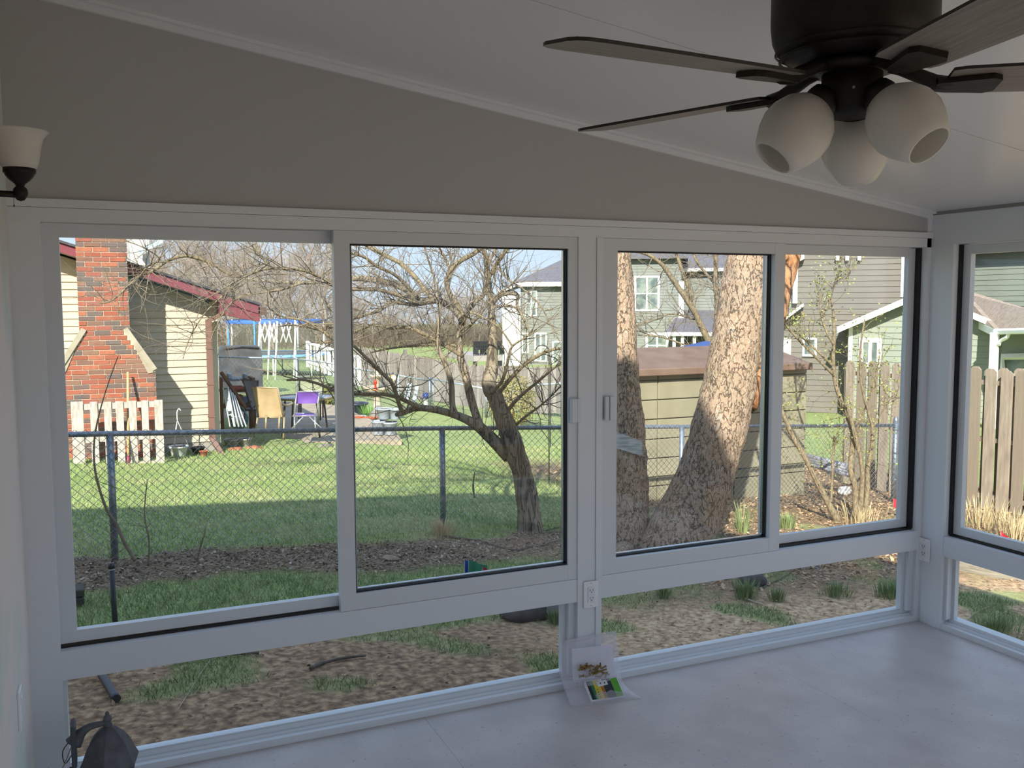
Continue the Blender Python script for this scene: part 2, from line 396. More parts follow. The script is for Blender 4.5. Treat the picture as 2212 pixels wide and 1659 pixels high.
# left wall: painted drywall with joint compound patches
lw = M('drywall_patched', '#e6dcd8', 0.75, '#cfd8d2', 1.7, 0.05, detail=3, lo=.46, hi=.56, bscale=25)
wl = struct('wall_left', 'patched drywall house wall on the left of the sunroom')
obj('drywall', MB().box(XL - .1, XL, YB, .02, -.02, CZ(XL) + .1), lw, wl)
wb = struct('wall_back', 'white framed glazed wall behind the viewer')
BK = Matrix(((1, 0, 0, 0), (0, -1, 0, YB), (0, 0, 1, 0), (0, 0, 0, 1)))       # (u=x, depth outwards, z)
def bb2(*a): return MB().box(*a, mtx=BK)
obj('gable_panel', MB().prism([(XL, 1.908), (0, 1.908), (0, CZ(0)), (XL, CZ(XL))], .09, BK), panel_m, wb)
obj('header', bb2(XL, 0, 0, .1, 1.865, 1.908), white, wb)
for a, b in ((XL, -3.87), (-1.946, -1.833), (-.027, .1)): obj('post', bb2(a, b, 0, .1, 0, 1.865), white, wb)
for a, b in ((-3.87, -1.946), (-1.833, -.027)):
    obj('sill_rail', bb2(a, b, 0, .1, .365, .462), white, wb); obj('base_rail', bb2(a, b, 0, .1, 0, .05), white, wb)
for i, (a, b) in enumerate(((-3.87, -1.946), (-1.833, -.027))):
    k = struct('window_%d' % (9 + i), 'glazing of the wall behind the viewer, %s half' % ('house side' if i == 0 else 'yard side'))
    m_ = (a + b) / 2
    sash(k, BK, a, m_ + .03, .463, 1.864, .045, .078, .05, .05, .042, .04, .06, False)
    sash(k, BK, m_ - .03, b, .463, 1.864, .002, .036, .05, .05, .042, .04, .022, False)
    obj('low_pane', MB().box(a, b, .058, .062, .048, .366, BK), glass, k)

# the house that the sunroom leans against (outside the picture; it shades the yard)
oh = struct('house_mass', 'beige sided house that the sunroom is attached to on its left')
hs = M('own_house_siding', '#b9ab98', .7)
YZ = Matrix(((0, 1, 0, 0), (1, 0, 0, 0), (0, 0, 1, 0), (0, 0, 0, 1)))         # prism (y, z) profile extruded along x
obj('main_block', MB().prism([(.0, -1.2), (.0, 4.55), (.35, 4.5), (.35, 4.65), (-4.2, 7.4), (-6.2, 6.2), (-6.2, 6.05), (-5.9, 6.05), (-5.9, -1.2)], -10, Matrix.Translation((XL - .105, 0, 0)) @ YZ), hs, oh)

# ---------------------------------------------------------------- outlets
def outlet(name, label, mx):
    t = thing(name, label, 'outlet'); t.matrix_world = mx        # local: x across, -y towards the room, z up
    pl = obj('cover_plate', MB().bbox(-.035, .035, -.006, 0, -.057, .057, .002), M('plate_white', '#f1f0f2', .3), t)
    rc = obj('receptacle', MB().bbox(-.0165, .0165, -.009, -.005, -.0335, .0335, .001), M('receptacle_white', '#e8e8ee', .3), t)
    for dz in (.017, -.017):
        obj('slot', MB().box(-.0075, -.0055, -.0096, -.0085, dz - .001, dz + .007), dark_gap, rc)
        obj('slot', MB().box(.0055, .0075, -.0096, -.0085, dz - .001, dz + .007), dark_gap, rc)
        obj('ground_hole', MB().lathe([(0, 0), (.0024, 0)], 8, TR(0, -.0097, dz - .006, rx=PI / 2)), dark_gap, rc)
    for dz in (.048, -.048):
        obj('screw', MB().lathe([(0, .001), (.0022, 0)], 8, TR(0, -.0062, dz, rx=PI / 2)), M('screw_grey', '#8a8a8e', .4, metal=.6), t)
    return t
outlet('wall_outlet', 'white duplex outlet on the center post above the plastic bag', TR(-1.886, -.005, .392))
outlet('wall_outlet', 'white duplex outlet on the corner post of the right wall', TR(-.006, -.03, .372, rz=-PI / 2))
sw = thing('wall_plate', 'white cover plate low on the patched left wall', 'outlet'); sw.matrix_world = TR(XL, -.45, .475, rz=PI / 2)
obj('cover_plate', MB().bbox(-.035, .035, -.008, 0, -.057, .057, .002), MATS['plate_white'], sw)
obj('receptacle', MB().bbox(-.0165, .0165, -.011, -.007, -.0335, .0335, .001), MATS['receptacle_white'], sw)

# ---------------------------------------------------------------- ceiling fan
FX, FY = -2.373, -1.905
blade_m = M('fan_blade_underside', '#877f76', .5, '#6f675e', 4, 0.1, stretch=(2, 30, 30), lo=.3, hi=.7)
blade_e = M('fan_blade_edge', '#1d1713', .5)
fan = thing('ceiling_fan', 'dark bronze ceiling fan with five blades and three white glass shades', 'ceiling fan', (FX, FY, CZ(FX)))
def fz(z): return z - CZ(FX)
obj('canopy', MB().lathe([(0, fz(2.42)), (.085, fz(2.42)), (.09, fz(2.33)), (.075, fz(2.28)), (.07, fz(2.22))], 32), bronze, fan)
mo = obj('motor_housing', MB().lathe([(.07, fz(2.235)), (.13, fz(2.23)), (.146, fz(2.215)), (.153, fz(2.19)), (.153, fz(2.13)), (.150, fz(2.105)), (.142, fz(2.085)), (.126, fz(2.068)), (.1, fz(2.06)), (.06, fz(2.058)), (0, fz(2.058))], 48), bronze, fan)
obj('rib', MB().lathe([(.143, fz(2.084)), (.145, fz(2.080)), (.139, fz(2.077))], 48).lathe([(.135, fz(2.071)), (.137, fz(2.066)), (.131, fz(2.065))], 48), bronze, mo)
obj('hub_plate', MB().lathe([(0, fz(2.06)), (.082, fz(2.055)), (.082, fz(2.04)), (.05, fz(2.035)), (0, fz(2.035))], 32), bronze, fan)
obj('switch_housing', MB().lathe([(0, fz(2.045)), (.056, fz(2.043)), (.056, fz(1.985)), (.052, fz(1.968)), (.036, fz(1.955)), (.0, fz(1.953))], 32), bronze, fan)
def blade():
    m = MB(); N = 14; top = []; bot = []
    pr = [(.17, .052), (.19, .058), (.3, .063), (.45, .068), (.6, .07), (.632, .066), (.648, .054), (.654, .036)]
    vs = []; L_ = len(pr)
    for z in (.0, -.006):
        for r, hw in pr: vs.append(Vector((r, hw, z)))
        for r, hw in reversed(pr): vs.append(Vector((r, -hw, z)))
    n_ = 2 * L_
    m.add(vs, [tuple(range(n_)), tuple(range(2 * n_ - 1, n_ - 1, -1))] + [((i + 1) % n_, i, n_ + i, n_ + (i + 1) % n_) for i in range(n_)])
    return m
bm_ = mesh('fan_blade', blade()); bm_.materials.append(blade_m); bm_.materials.append(blade_e)
for p in bm_.polygons: p.material_index = 0 if p.index < 2 else 1
iron = MB()
iron.tube([(.06, 0, .03), (.09, 0, .022), (.125, 0, .006), (.15, 0, -.006), (.18, 0, -.009)], [.012, .013, .014, .015, .013], 8)
iron.add([Vector((r, s * w_, z)) for z in (-.007, -.017) for r, s, w_ in ((.15, -1, .02), (.245, -1, .036), (.262, -1, .026), (.262, 1, .026), (.245, 1, .036), (.15, 1, .02))],
         [(5, 4, 3, 2, 1, 0), (6, 7, 8, 9, 10, 11)] + [(i, (i + 1) % 6, 6 + (i + 1) % 6, 6 + i) for i in range(6)])
im_ = mesh('blade_iron', iron); im_.materials.append(bronze)
for k in range(5):
    a = R(-177 + 72 * k)
    b = obj('blade', bm_, None, fan); b.location = (0, 0, fz(2.021)); b.rotation_euler = Euler((R(-9), 0, a), 'XYZ')
    i = obj('blade_iron', im_, None, b)
def shade_prof():
    o_ = [(.026, 0), (.042, -.01), (.058, -.03), (.067, -.055), (.068, -.078), (.061, -.102), (.05, -.124), (.041, -.138)]
    return o_ + [(r - .003, z) for r, z in reversed(o_)]
for k, (az, tilt) in enumerate(((166, 42), (40, 32), (-80, 44))):
    a = R(az); d = Vector((math.cos(a), math.sin(a), 0))
    p0 = d * .04 + Vector((0, 0, fz(2.0))); p1 = d * .05 + Vector((0, 0, fz(1.996)))
    ax = (d * math.sin(R(tilt)) - Vector((0, 0, math.cos(R(tilt))))).normalized()
    q = (-ax).to_track_quat('Z', 'Y').to_matrix().to_4x4()
    arm = obj('lamp_arm', MB().tube([p0, p1, p1 + ax * .018], [.016, .02, .024], 12).lathe([(.0, .01), (.03, .008), (.033, -.004), (.033, -.02), (.028, -.022)], 20, Matrix.Translation(p1 + ax * .01) @ q), bronze, fan)
    sh = obj('glass_shade', MB().lathe(shade_prof(), 32, Matrix.Translation(p1 + ax * .026) @ q), opal, fan)
    obj('bulb', MB().lathe([(.0, 0), (.013, -.005), (.013, -.03), (.022, -.05), (.028, -.075), (.024, -.095), (.012, -.106), (0, -.109)], 16, Matrix.Translation(p1 + ax * .026) @ q), M('bulb_glass', '#d8dae2', .12), sh)
obj('screw', MB().lathe([(0, .001), (.003, 0)], 8, TR(-.0365, -.0425, fz(2.0), rx=PI / 2, rz=R(-41))), M('screw_grey', '#8a8a8e'), fan)

# ---------------------------------------------------------------- sconce on the left wall
sc = at(44, 414, 2.1)
so = thing('wall_sconce', 'bronze wall sconce with upturned white glass shade on the left wall', 'wall lamp', (XL, sc.y, sc.z))
sx = sc.x - XL
obj('backplate', MB().lathe([(0, .012), (.05, .01), (.055, .004), (.056, 0)], 28, TR(0, 0, -.0, ry=PI / 2)), bronze, so)
obj('arm', MB().tube([(0.0, 0, -.005), (sx * .5, 0, -.006), (sx, 0, -.007)], .0075, 12).lathe([(0, -.022), (.008, -.019), (.0145, -.01), (.016, -.003), (.0145, .006), (.009, .012), (.009, .022)], 16, TR(sx, 0, 0)), bronze, so)
obj('shade_cup', MB().lathe([(.008, .012), (.012, .018), (.022, .026), (.03, .036), (.031, .04), (.034, .042), (.034, .052), (.030, .053)], 24, TR(sx, 0, 0)), bronze, so)
pr = [(.030, .05), (.036, .054), (.041, .064), (.045, .085), (.048, .105), (.053, .122), (.062, .133), (.066, .136)]
obj('glass_shade', MB().lathe(pr + [(r - .003, z + .001) for r, z in reversed(pr)], 32, TR(sx, 0, 0)), opal, so)
obj('pull_chain', MB().tube([(sx - .014, 0, -.01), (sx - .014, 0, -.03)], .0006, 5).lathe([(0, -.036), (.0018, -.033), (.001, -.029)], 8, TR(sx - .014, 0, 0)), M('chain_brass', '#5b4a2c', .4, metal=.7), so)

# ---------------------------------------------------------------- old lantern standing at the left corner
lan = at(234, 1600, 2.85)
lt_m = M('weathered_black_iron', '#4a4b50', .6, '#626368', 25)
lo = thing('outdoor_lantern', 'weathered black carriage lantern standing on the floor in the left corner', 'lantern', (lan.x, lan.y, 0))
zt = at(232, 1567, 2.85).z; zb_ = at(232, 1652, 2.85).z; zf = at(232, 1535, 2.85).z
rr = .088
obj('roof', MB().lathe([(.012, zt), (.026, zt - .008), (.048, zt - .03), (.065, zt - .055), (.078, zt - .085), (rr + .002, zb_ + .012), (rr + .004, zb_ + .006), (.085, zb_), (0, zb_)], 6, TR(rz=.35), smooth=False), lt_m, lo)
obj('finial', MB().lathe([(.012, zt), (.014, zt + .006), (.009, zt + .012), (.013, zt + .02), (.010, zt + .032), (.005, zt + .038), (.007, zf - .006), (.004, zf), (0, zf + .002)], 12), lt_m, lo)
obj('glass_body', MB().lathe([(.078, zb_), (.05, .05)], 6, TR(rz=.35), smooth=False), M('lantern_glass', '#c9ccc6', .15), lo)
for k in range(6):
    a = .35 + k * PI / 3
    obj('corner_bar', MB().tube([(.08 * math.cos(a), .08 * math.sin(a), zb_), (.052 * math.cos(a), .052 * math.sin(a), .045)], .004, 6), lt_m, lo)
obj('base', MB().lathe([(0, 0), (.04, 0), (.05, .015), (.056, .04), (.05, .05), (0, .052)], 6, TR(rz=.35), smooth=False), lt_m, lo)
bx_ = at(160, 1600, 2.85).x - lan.x
obj('backplate', MB().bbox(bx_ - .006, bx_ + .008, -.035, .035, zb_ + .02, zt + .03, .003), M('lantern_plate', '#4b4f57', .5), lo)
obj('arm', MB().tube(spline([(bx_, 0, zt - .035), (bx_ * .8, 0, zt - .01), (bx_ * .5, 0, zt + .008), (0, 0, zt + .012)], 4), [.026, .024, .022, .02, .017, .015, .013, .012, .011, .01, .009, .008, .008], 10), lt_m, lo)
obj('wire', MB().tube(spline([(bx_ - .004, 0, zt - .02), (bx_ - .03, -.01, zt - .05), (bx_ - .025, -.01, zt - .09), (bx_ - .006, 0, zt - .07)], 4), .0015, 5), M('black_wire', '#1a1a1c', .5), lo)
obj('wire', MB().tube(spline([(bx_ - .006, -.01, zt - .04), (bx_ - .035, -.04, zt - .095), (bx_ - .06, -.06, zt - .09), (bx_ - .068, -.06, zt - .07)], 4), .0013, 5), M('copper_wire', '#8a6a3c', .4, metal=.5), lo)
obj('wire_nut', MB().tube([(bx_ - .008, -.02, zb_ + .02), (bx_ - .02, -.02, zb_ - .02), (bx_ - .026, -.02, zb_ - .03)], [.006, .005, .003], 8).tube([(bx_ - .004, -.01, zb_ + .02), (bx_ - .0, -.01, zb_ - .05), (bx_ + .004, -.01, zb_ - .06)], [.003, .004, .003], 8).tube([(bx_, -.01, zb_ - .05), (bx_ + .025, -.01, zb_ - .045)], .003, 6), M('wire_nut', '#6b4a3a', .5), lo)

# ---------------------------------------------------------------- plastic bag by the center post
def P(px, py, y): return on(px, py, 1, y)
left = [P(1219, 1384, -.02), P(1213, 1420, -.035), P(1212, 1460, -.05), P(1222, 1490, -.09), P(1236, 1529, -.165)]
right = [P(1330, 1362, -.02), P(1337, 1400, -.035), P(1339, 1445, -.055), P(1350, 1480, -.11), P(1386, 1508, -.21)]
def bagsheet(back):
    m = MB(); N, Mv = 22, 26; L1 = spline(left, 8); R1 = spline(right, 8); K = len(L1) - 1; vs = []
    for j in range(Mv + 1):
        t = j / Mv * K; i = min(int(t), K - 1); f = t - i
        a = L1[i].lerp(L1[i + 1], f); b = R1[i].lerp(R1[i + 1], f)
        for k in range(N + 1):
            s = k / N; p = a.lerp(b, s); bul = math.sin(PI * s) ** .6 * math.sin(PI * min(1, .08 + j / Mv * .9)) ** .7
            n1 = noise.noise(Vector((s * 4, j / Mv * 5, 3.1 + back * 5))) + .5 * noise.noise(Vector((s * 11, j / Mv * 9, 1 + back)))
            if back: p = p + Vector((0, .012, -.004)); p.y = max(p.y - .003 * n1 * bul, p.y); p.y = min(p.y, -.012)
            else: n2 = noise.noise(Vector((s * 7 + j / Mv * 6, s * 3 - j / Mv * 9, 9))); p = p + Vector((0, -.024 * bul - (.01 * n1 + .006 * abs(n2)) * bul, .012 * bul + .004 * n2 * bul))
            p.z = max(p.z, .003)
            vs.append(p)
    m.add(vs, [(j * (N + 1) + k, j * (N + 1) + k + 1, (j + 1) * (N + 1) + k + 1, (j + 1) * (N + 1) + k) for j in range(Mv) for k in range(N)], True)
    return m
bag = thing('plastic_bag', 'clear plastic zip bag of spare parts leaning on the center post', 'plastic bag', (P(1290, 1500, -.1).x, -.1, 0))
film = filmmat('bag_film', .3); film2 = filmmat('bag_seal', .6)
ob_ = bag.location
obj('front_film', bagsheet(0), film, bag, ob_); obj('back_film', bagsheet(1), film, bag, ob_)
obj('zip_seal', MB().tube([left[0] + Vector((0, -.004, -.012)), right[0] + Vector((0, -.004, -.012))], .002, 6), film2, bag, ob_)
q = [P(1262, 1473, -.085), P(1332, 1463, -.09), P(1350, 1505, -.172), P(1278, 1515, -.168)]
nrm = (q[1] - q[0]).cross(q[3] - q[0]).normalized()
if nrm.y > 0: nrm = -nrm
q = [p + nrm * .003 for p in q]
pk = thing('outlet_package', 'boxed outlet with green yellow and black printed label inside the plastic bag', 'package', tuple(q[3]))
o3 = pk.location
def qp(s, t, e=0): return q[0].lerp(q[1], s).lerp(q[3].lerp(q[2], s), t) + nrm * e
bx = MB(); vs = [qp(s, t, 0) for s, t in ((0, 0), (1, 0), (1, 1), (0, 1))] + [qp(s, t, -.012) for s, t in ((0, 0), (1, 0), (1, 1), (0, 1))]
bx.add(vs, [(0, 3, 2, 1), (4, 5, 6, 7), (0, 1, 5, 4), (1, 2, 6, 5), (2, 3, 7, 6), (3, 0, 4, 7)])
obj('carton', bx, M('carton_white', '#e9e9ec', .4), pk, o3)
for (a, b, c_, d_, h) in ((.03, .13, .03, .97, '#20242a'), (.13, .22, .03, .97, '#2a7a4a'), (.22, .4, .03, .97, '#d9c23a'), (.4, .5, .36, .97, '#c5812f'), (.5, .76, .03, .97, '#2b2f3a'), (.76, .97, .03, .97, '#5fae3a')):
    obj('printed_stripe', MB().add([qp(a, c_, .0006), qp(b, c_, .0006), qp(b, d_, .0006), qp(a, d_, .0006)], [(0, 3, 2, 1)]), M('print_' + h[1:], h, .35), pk, o3)
obj('printed_outlet', MB().add([qp(s, t, .0012) for s, t in ((.33, .1), (.64, .06), (.65, .32), (.34, .38))], [(0, 3, 2, 1)]), M('print_white', '#e6e6ea', .35), pk, o3)
for s in (.42, .55):
    obj('printed_slot', MB().add([qp(a, b, .0018) for a, b in ((s, .18), (s + .03, .175), (s + .03, .26), (s, .265))], [(0, 3, 2, 1)]), dark_gap, pk, o3)
for k, s in enumerate((.255, .43)):
    for t in (.5, .62, .74, .86):
        obj('printed_line', MB().add([qp(s + a, t + b, .0018) for a, b in ((0, 0), (.055, -.005), (.055, .03), (0, .035))], [(0, 3, 2, 1)]), M('print_dark', '#6b6233', .4), pk, o3)
pa = MB(); A = [P(1235, 1402, -.03), P(1322, 1392, -.03), P(1330, 1465, -.06), P(1238, 1475, -.055)]
pa.add(A + [p + Vector((0, .002, 0)) for p in A], [(0, 3, 2, 1), (4, 5, 6, 7), (0, 1, 5, 4), (1, 2, 6, 5), (2, 3, 7, 6), (3, 0, 4, 7)])
single('instruction_sheet', pa, M('paper_white', '#e4e2ee', .6), 'folded white instruction sheet inside the plastic bag', 'paper', tuple(A[3]), org=A[3])
fst = thing('screw_pack', 'small heap of tan screws inside the plastic bag', 'screws', tuple(P(1285, 1455, -.075)))
for k in range(44):
    p = P(1254 + 58 * random.random(), 1437 + 24 * random.random(), -.074 - .008 * random.random())
    d = Vector((random.uniform(-1, 1), -.15, random.uniform(-.35, .5))).normalized() * .012
    obj('screw', MB().tube([p - d, p + d * .8, p + d], [.003, .0036, .0052], 7), M('zinc_yellow', '#9c8250', .5, metal=.1), fst, fst.location)
# ================================================================== the yard: ground
def sstep(a, b, x):
    t = min(1, max(0, (x - a) / (b - a))); return t * t * (3 - 2 * t)
def zone(x, y):
    """weights (grass, leaf litter); the rest is bare dirt"""
    n1 = noise.noise(Vector((x * .9, y * .9, 0))) * .35 + noise.noise(Vector((x * 2.6, y * 2.6, 4))) * .18
    yy = y + n1
    if y > 30: return 1, 0
    left = 1 - sstep(-.9, .3, x + n1 * .8)
    # left: dirt | grass strip | leaf band | lawn
    gs = sstep(1.95, 2.25, yy) * (1 - sstep(3.45, 3.7, yy)) * left
    lf = sstep(3.45, 3.7, yy) * (1 - sstep(4.35, 4.6, yy)) * left
    lf = max(lf, (1 - left) * sstep(1.9, 2.6, yy) * (1 - sstep(5.0, 5.4, yy)))
    lawn = sstep(4.35, 4.65, yy) * (1 - sstep(1.3, 2.2, x + n1) * (1 - sstep(9, 10.5, y)))
    lf = max(lf, sstep(4.6, 5, yy) * sstep(1.6, 2.3, x + n1) * (1 - sstep(9, 10.5, y)))
    patch = sstep(.12, .3, noise.noise(Vector((x * 1.7 + 9, y * 1.7, 2)))) * .75 * (1 - sstep(1.7, 2.4, y)) * sstep(.7, 1.1, y)
    patch2 = sstep(.2, .35, noise.noise(Vector((x * 2.1 + 3, y * 2.1, 7)))) * .6 * sstep(1.9, 2.6, y) * (1 - sstep(4.2, 4.6, y)) * (1 - left)
    g = max(gs, lawn, patch, patch2)
    return min(1, g), min(1, lf) * (1 - g)
def bumps(x, y):
    if y > 14 or y < -.2: return 0
    g, l = zone(x, y); k = 1 - g
    return k * (.018 * noise.noise(Vector((x * 3, y * 3, 0))) + .009 * noise.noise(Vector((x * 11, y * 11, 1)))) + .01 * noise.noise(Vector((x * 1.3, y * 1.3, 5)))
def arange(a, b, s):
    o_ = []; v = a
    while v < b - 1e-6: o_.append(v); v += s
    return o_
xs = [-260, -200, -150, -110, -80, -60, -45, -34, -26, -20, -16, -13, -10.5, -8.5] + arange(-7, 8.0, .075) + [8.0, 8.6, 9.5, 11, 13, 16, 20, 25, 31, 38, 47, 60, 80, 110, 150, 200, 260]
ys = [-60, -40, -25, -16, -10, -6, -3, -1.2] + arange(-.3, 7.5, .075) + arange(7.5, 14, .25) + [14, 15, 16.5, 18, 20, 23, 26, 30, 35, 41, 48, 56, 66, 80, 100, 125, 160, 210, 280, 360]
gm = MB(); vs = []; zc = []
for y in ys:
    for x in xs:
        zz = T(x, y) + (bumps(x, y) if -7 <= x <= 8 else 0)
        if y > 6: zz += .03 * noise.noise(Vector((x * .12, y * .12, 3))) * sstep(6, 16, y) * .5
        vs.append((x, y, zz))
        zc.append((*zone(x, y), sstep(-1.7, -.5, x + .5 * noise.noise(Vector((x, y, 8)))) * (1 - sstep(1.7, 2.3, y))) if (-7.2 < x < 8.2 and y < 15) else ((1, 0, 0) if y > 4 else (0.3, .2, 0)))
nx = len(xs)
gm.add(vs, [(j * nx + i, j * nx + i + 1, (j + 1) * nx + i + 1, (j + 1) * nx + i) for j in range(len(ys) - 1) for i in range(nx - 1)], True)
gme = mesh('ground', gm)
ca = gme.color_attributes.new('zone', 'FLOAT_COLOR', 'POINT')
buf = []
for g, l, t_ in zc: buf += [g, l, t_, 1]
ca.data.foreach_set('color', buf)
gmat = bpy.data.materials.new('yard_ground'); gmat.use_nodes = True
n = gmat.node_tree.nodes; Lk = gmat.node_tree.links.new; b_ = n['Principled BSDF']; b_.inputs['Roughness'].default_value = .9; b_.inputs['Specular IOR Level'].default_value = .15
at_ = n.new('ShaderNodeVertexColor'); at_.layer_name = 'zone'; sp = n.new('ShaderNodeSeparateColor'); Lk(at_.outputs[0], sp.inputs[0])
tc = n.new('ShaderNodeTexCoord')
def nzn(sc, det=6):
    k = n.new('ShaderNodeTexNoise'); k.inputs['Scale'].default_value = sc; k.inputs['Detail'].default_value = det; Lk(tc.outputs['Object'], k.inputs['Vector']); return k
def ramp(src, cols):
    r_ = n.new('ShaderNodeValToRGB'); el = r_.color_ramp.elements
    while len(el) < len(cols): el.new(.5)
    for i, (p, c_) in enumerate(cols): el[i].position = p; el[i].color = hexc(c_)
    Lk(src, r_.inputs[0]); return r_.outputs[0]
def mixn(f, a, b):
    k = n.new('ShaderNodeMix'); k.data_type = 'RGBA'
    Lk(f, k.inputs['Factor']); Lk(a, k.inputs['A']); Lk(b, k.inputs['B']); return k.outputs['Result']
dirt = ramp(nzn(22, 10).outputs['Fac'], [(.3, '#665040'), (.48, '#8f7259'), (.58, '#a98a6b'), (.75, '#c6a883')])
gr_c = mixn(nzn(1.1, 5).outputs['Fac'], ramp(nzn(9, 8).outputs['Fac'], [(.3, '#687c46'), (.5, '#809655'), (.7, '#9aa468')]), ramp(nzn(14, 6).outputs['Fac'], [(.35, '#7c9054'), (.55, '#a5a674'), (.7, '#beb48c')]))
lf_c = ramp(nzn(40, 8).outputs['Fac'], [(.3, '#4f4135'), (.5, '#826c54'), (.65, '#a58e71')])
dirt2 = ramp(nzn(26, 10).outputs['Fac'], [(.3, '#806750'), (.5, '#bb9b78'), (.7, '#dcbf97')])
dirt = mixn(sp.outputs[2], dirt, dirt2)
c_ = mixn(sp.outputs[1], dirt, lf_c); c_ = mixn(sp.outputs[0], c_, gr_c); Lk(c_, b_.inputs['Base Color'])
bp = n.new('ShaderNodeBump'); bp.inputs['Strength'].default_value = .45; bp.inputs['Distance'].default_value = .02; Lk(nzn(70, 10).outputs['Fac'], bp.inputs['Height']); Lk(bp.outputs[0], b_.inputs['Normal'])
gme.materials.append(gmat)
ground = bpy.data.objects.new('ground', gme); COL.objects.link(ground); ground['kind'] = 'structure'; ground['label'] = 'sloping yard ground with dirt, leaf litter and lawn'
def Zg(x, y): return T(x, y) + (bumps(x, y) if -7 <= x <= 8 else 0)

# grass blades, leaf litter and stone chips: too many to count
rnd = random.Random(5)
def blade_field(name, label, nmax, xr, yr, hmin, hmax, wid, mat, pick):
    m = MB(); V_ = m.v; F_ = m.f; cnt = 0; tries = 0
    while cnt < nmax and tries < nmax * 8:
        tries += 1
        x = rnd.uniform(*xr); y = yr[0] + (yr[1] - yr[0]) * rnd.random() ** 1.3
        if rnd.random() > pick(x, y): continue
        z = Zg(x, y) - .004; h = rnd.uniform(hmin, hmax); a = rnd.uniform(0, 2 * PI); w2 = wid * rnd.uniform(.6, 1.2)
        dx, dy = math.cos(a) * w2, math.sin(a) * w2; lx, ly = rnd.gauss(0, .5) * h, rnd.gauss(0, .5) * h
        b = len(V_); V_ += [(x - dx, y - dy, z), (x + dx, y + dy, z), (x + lx, y + ly, z + h)]
        F_.append((b, b + 1, b + 2)); cnt += 1
    m.sm = [False] * len(F_)
    return single(name, m, mat, label, 'grass', kind='stuff')
gmat1 = M('grass_blades', '#6f8450', .7, '#959c70', 3.0, lo=.38, hi=.66, spec=.2)
gmat2 = M('grass_blades_lawn', '#8aa05f', .7, '#bcb388', 1.6, lo=.45, hi=.72, spec=.2)
blade_field('grass', 'short grass of the strip between the dirt and the leaf band', 42000, (-5.2, 2.5), (.7, 4.3), .02, .06, .0028, gmat1, lambda x, y: zone(x, y)[0])
blade_field('grass', 'lawn grass of the neighboring yard behind the chain link fence', 70000, (-6.5, 4.5), (4.4, 12), .025, .06, .0045, gmat2, lambda x, y: zone(x, y)[0])
def chips(name, label, cat, cnt, xr, yr, smin, smax, mat, pick, flat):
    m = MB(); tries = 0; k = 0
    while k < cnt and tries < cnt * 9:
        tries += 1; x = rnd.uniform(*xr); y = rnd.uniform(*yr)
        if rnd.random() > pick(x, y): continue
        s = rnd.uniform(smin, smax); z = Zg(x, y) + s * .1; k += 1
        if flat:
            a = rnd.uniform(0, 2 * PI); u = Vector((math.cos(a), math.sin(a), rnd.gauss(0, .35))) * s; v = Vector((-math.sin(a), math.cos(a), rnd.gauss(0, .35))) * s * rnd.uniform(.35, .7)
            c = Vector((x, y, z + rnd.uniform(0, .012))); up = Vector((0, 0, rnd.uniform(.0, .35) * s))
            m.add([c - u, c - v + up * .5, c + u + up, c + v + up * .5], [(0, 1, 2), (0, 2, 3)])
        else:
            vs = [Vector((x + s * rnd.uniform(.6, 1) * math.cos(q * PI / 2 + .3), y + s * rnd.uniform(.6, 1) * math.sin(q * PI / 2 + .3), z - s * .2)) for q in range(4)] + [Vector((x + rnd.uniform(-.2, .2) * s, y, z + s * rnd.uniform(.3, .7)))]
            m.add(vs, [(0, 1, 4), (1, 2, 4), (2, 3, 4), (3, 0, 4)])
    return single(name, m, mat, label, cat, kind='stuff')
leafm = M('dry_leaves', '#97826c', .85, '#665443', 7, lo=.3, hi=.7, detail=10)
leafm2 = M('pale_dry_leaves', '#cdab85', .85, '#9a7858', 9, lo=.3, hi=.7, detail=10)
chips('leaf_litter', 'brown leaf litter along the foot of the chain link fence', 'leaves', 15000, (-5, 2), (2.6, 5), .007, .022, leafm, lambda x, y: zone(x, y)[1], True)
chips('leaf_litter', 'dry tan leaf litter around the shrub by the end of the fence', 'leaves', 14000, (.3, 8), (1.8, 8.8), .009, .03, leafm2, lambda x, y: zone(x, y)[1], True)
chips('leaf_litter', 'pale straw colored bits scattered in the leaf band under the fence', 'leaves', 3000, (-5, 2), (2.6, 5), .006, .02, M('pale_litter', '#c2b39c', .85, '#9a8a74', 9), lambda x, y: zone(x, y)[1], True)
chips('wood_chips', 'scattered bark chips on the bare dirt below the windows', 'wood chips', 3800, (-5, 5), (.3, 3.2), .005, .018, M('bark_chips', '#ab9073', .9, '#74604c', 12), lambda x, y: (1 - zone(x, y)[0]) * .9, True)
chips('gravel', 'small pale stones strewn over the bare dirt', 'gravel', 1100, (-5, 4), (.3, 3.0), .004, .012, M('pale_stone', '#9a9085', .85, '#6f675f', 10), lambda x, y: 1 - zone(x, y)[0], False)

# countable pieces on the ground
def rock(name, label, cat, c, r_, mat, seed, sq=(1, 1, .7), group=None):
    m = MB(); N, K = 12, 8; vs = []
    for j in range(K + 1):
        th = PI * j / K
        for k in range(N):
            a = 2 * PI * k / N; d = Vector((math.sin(th) * math.cos(a), math.sin(th) * math.sin(a), math.cos(th)))
            q_ = 1 + .28 * noise.noise(d * 1.6 + Vector((seed, 0, 0))); vs.append(Vector((d.x * sq[0], d.y * sq[1], d.z * sq[2])) * r_ * q_)
    m.add(vs, [(j * N + k, (j + 1) * N + k, (j + 1) * N + (k + 1) % N, j * N + (k + 1) % N) for j in range(K) for k in range(N)], True)
    return single(name, m, mat, label, cat, tuple(c), group)
stone = M('field_stone', '#8d8782', .85, '#66605b', 6, .3)
p = gnd(1195, 1325); rock('boulder', 'rounded grey boulder seen at the right end of the left low pane', 'stone', p + Vector((0, 0, .04)), .15, stone, 1.2)
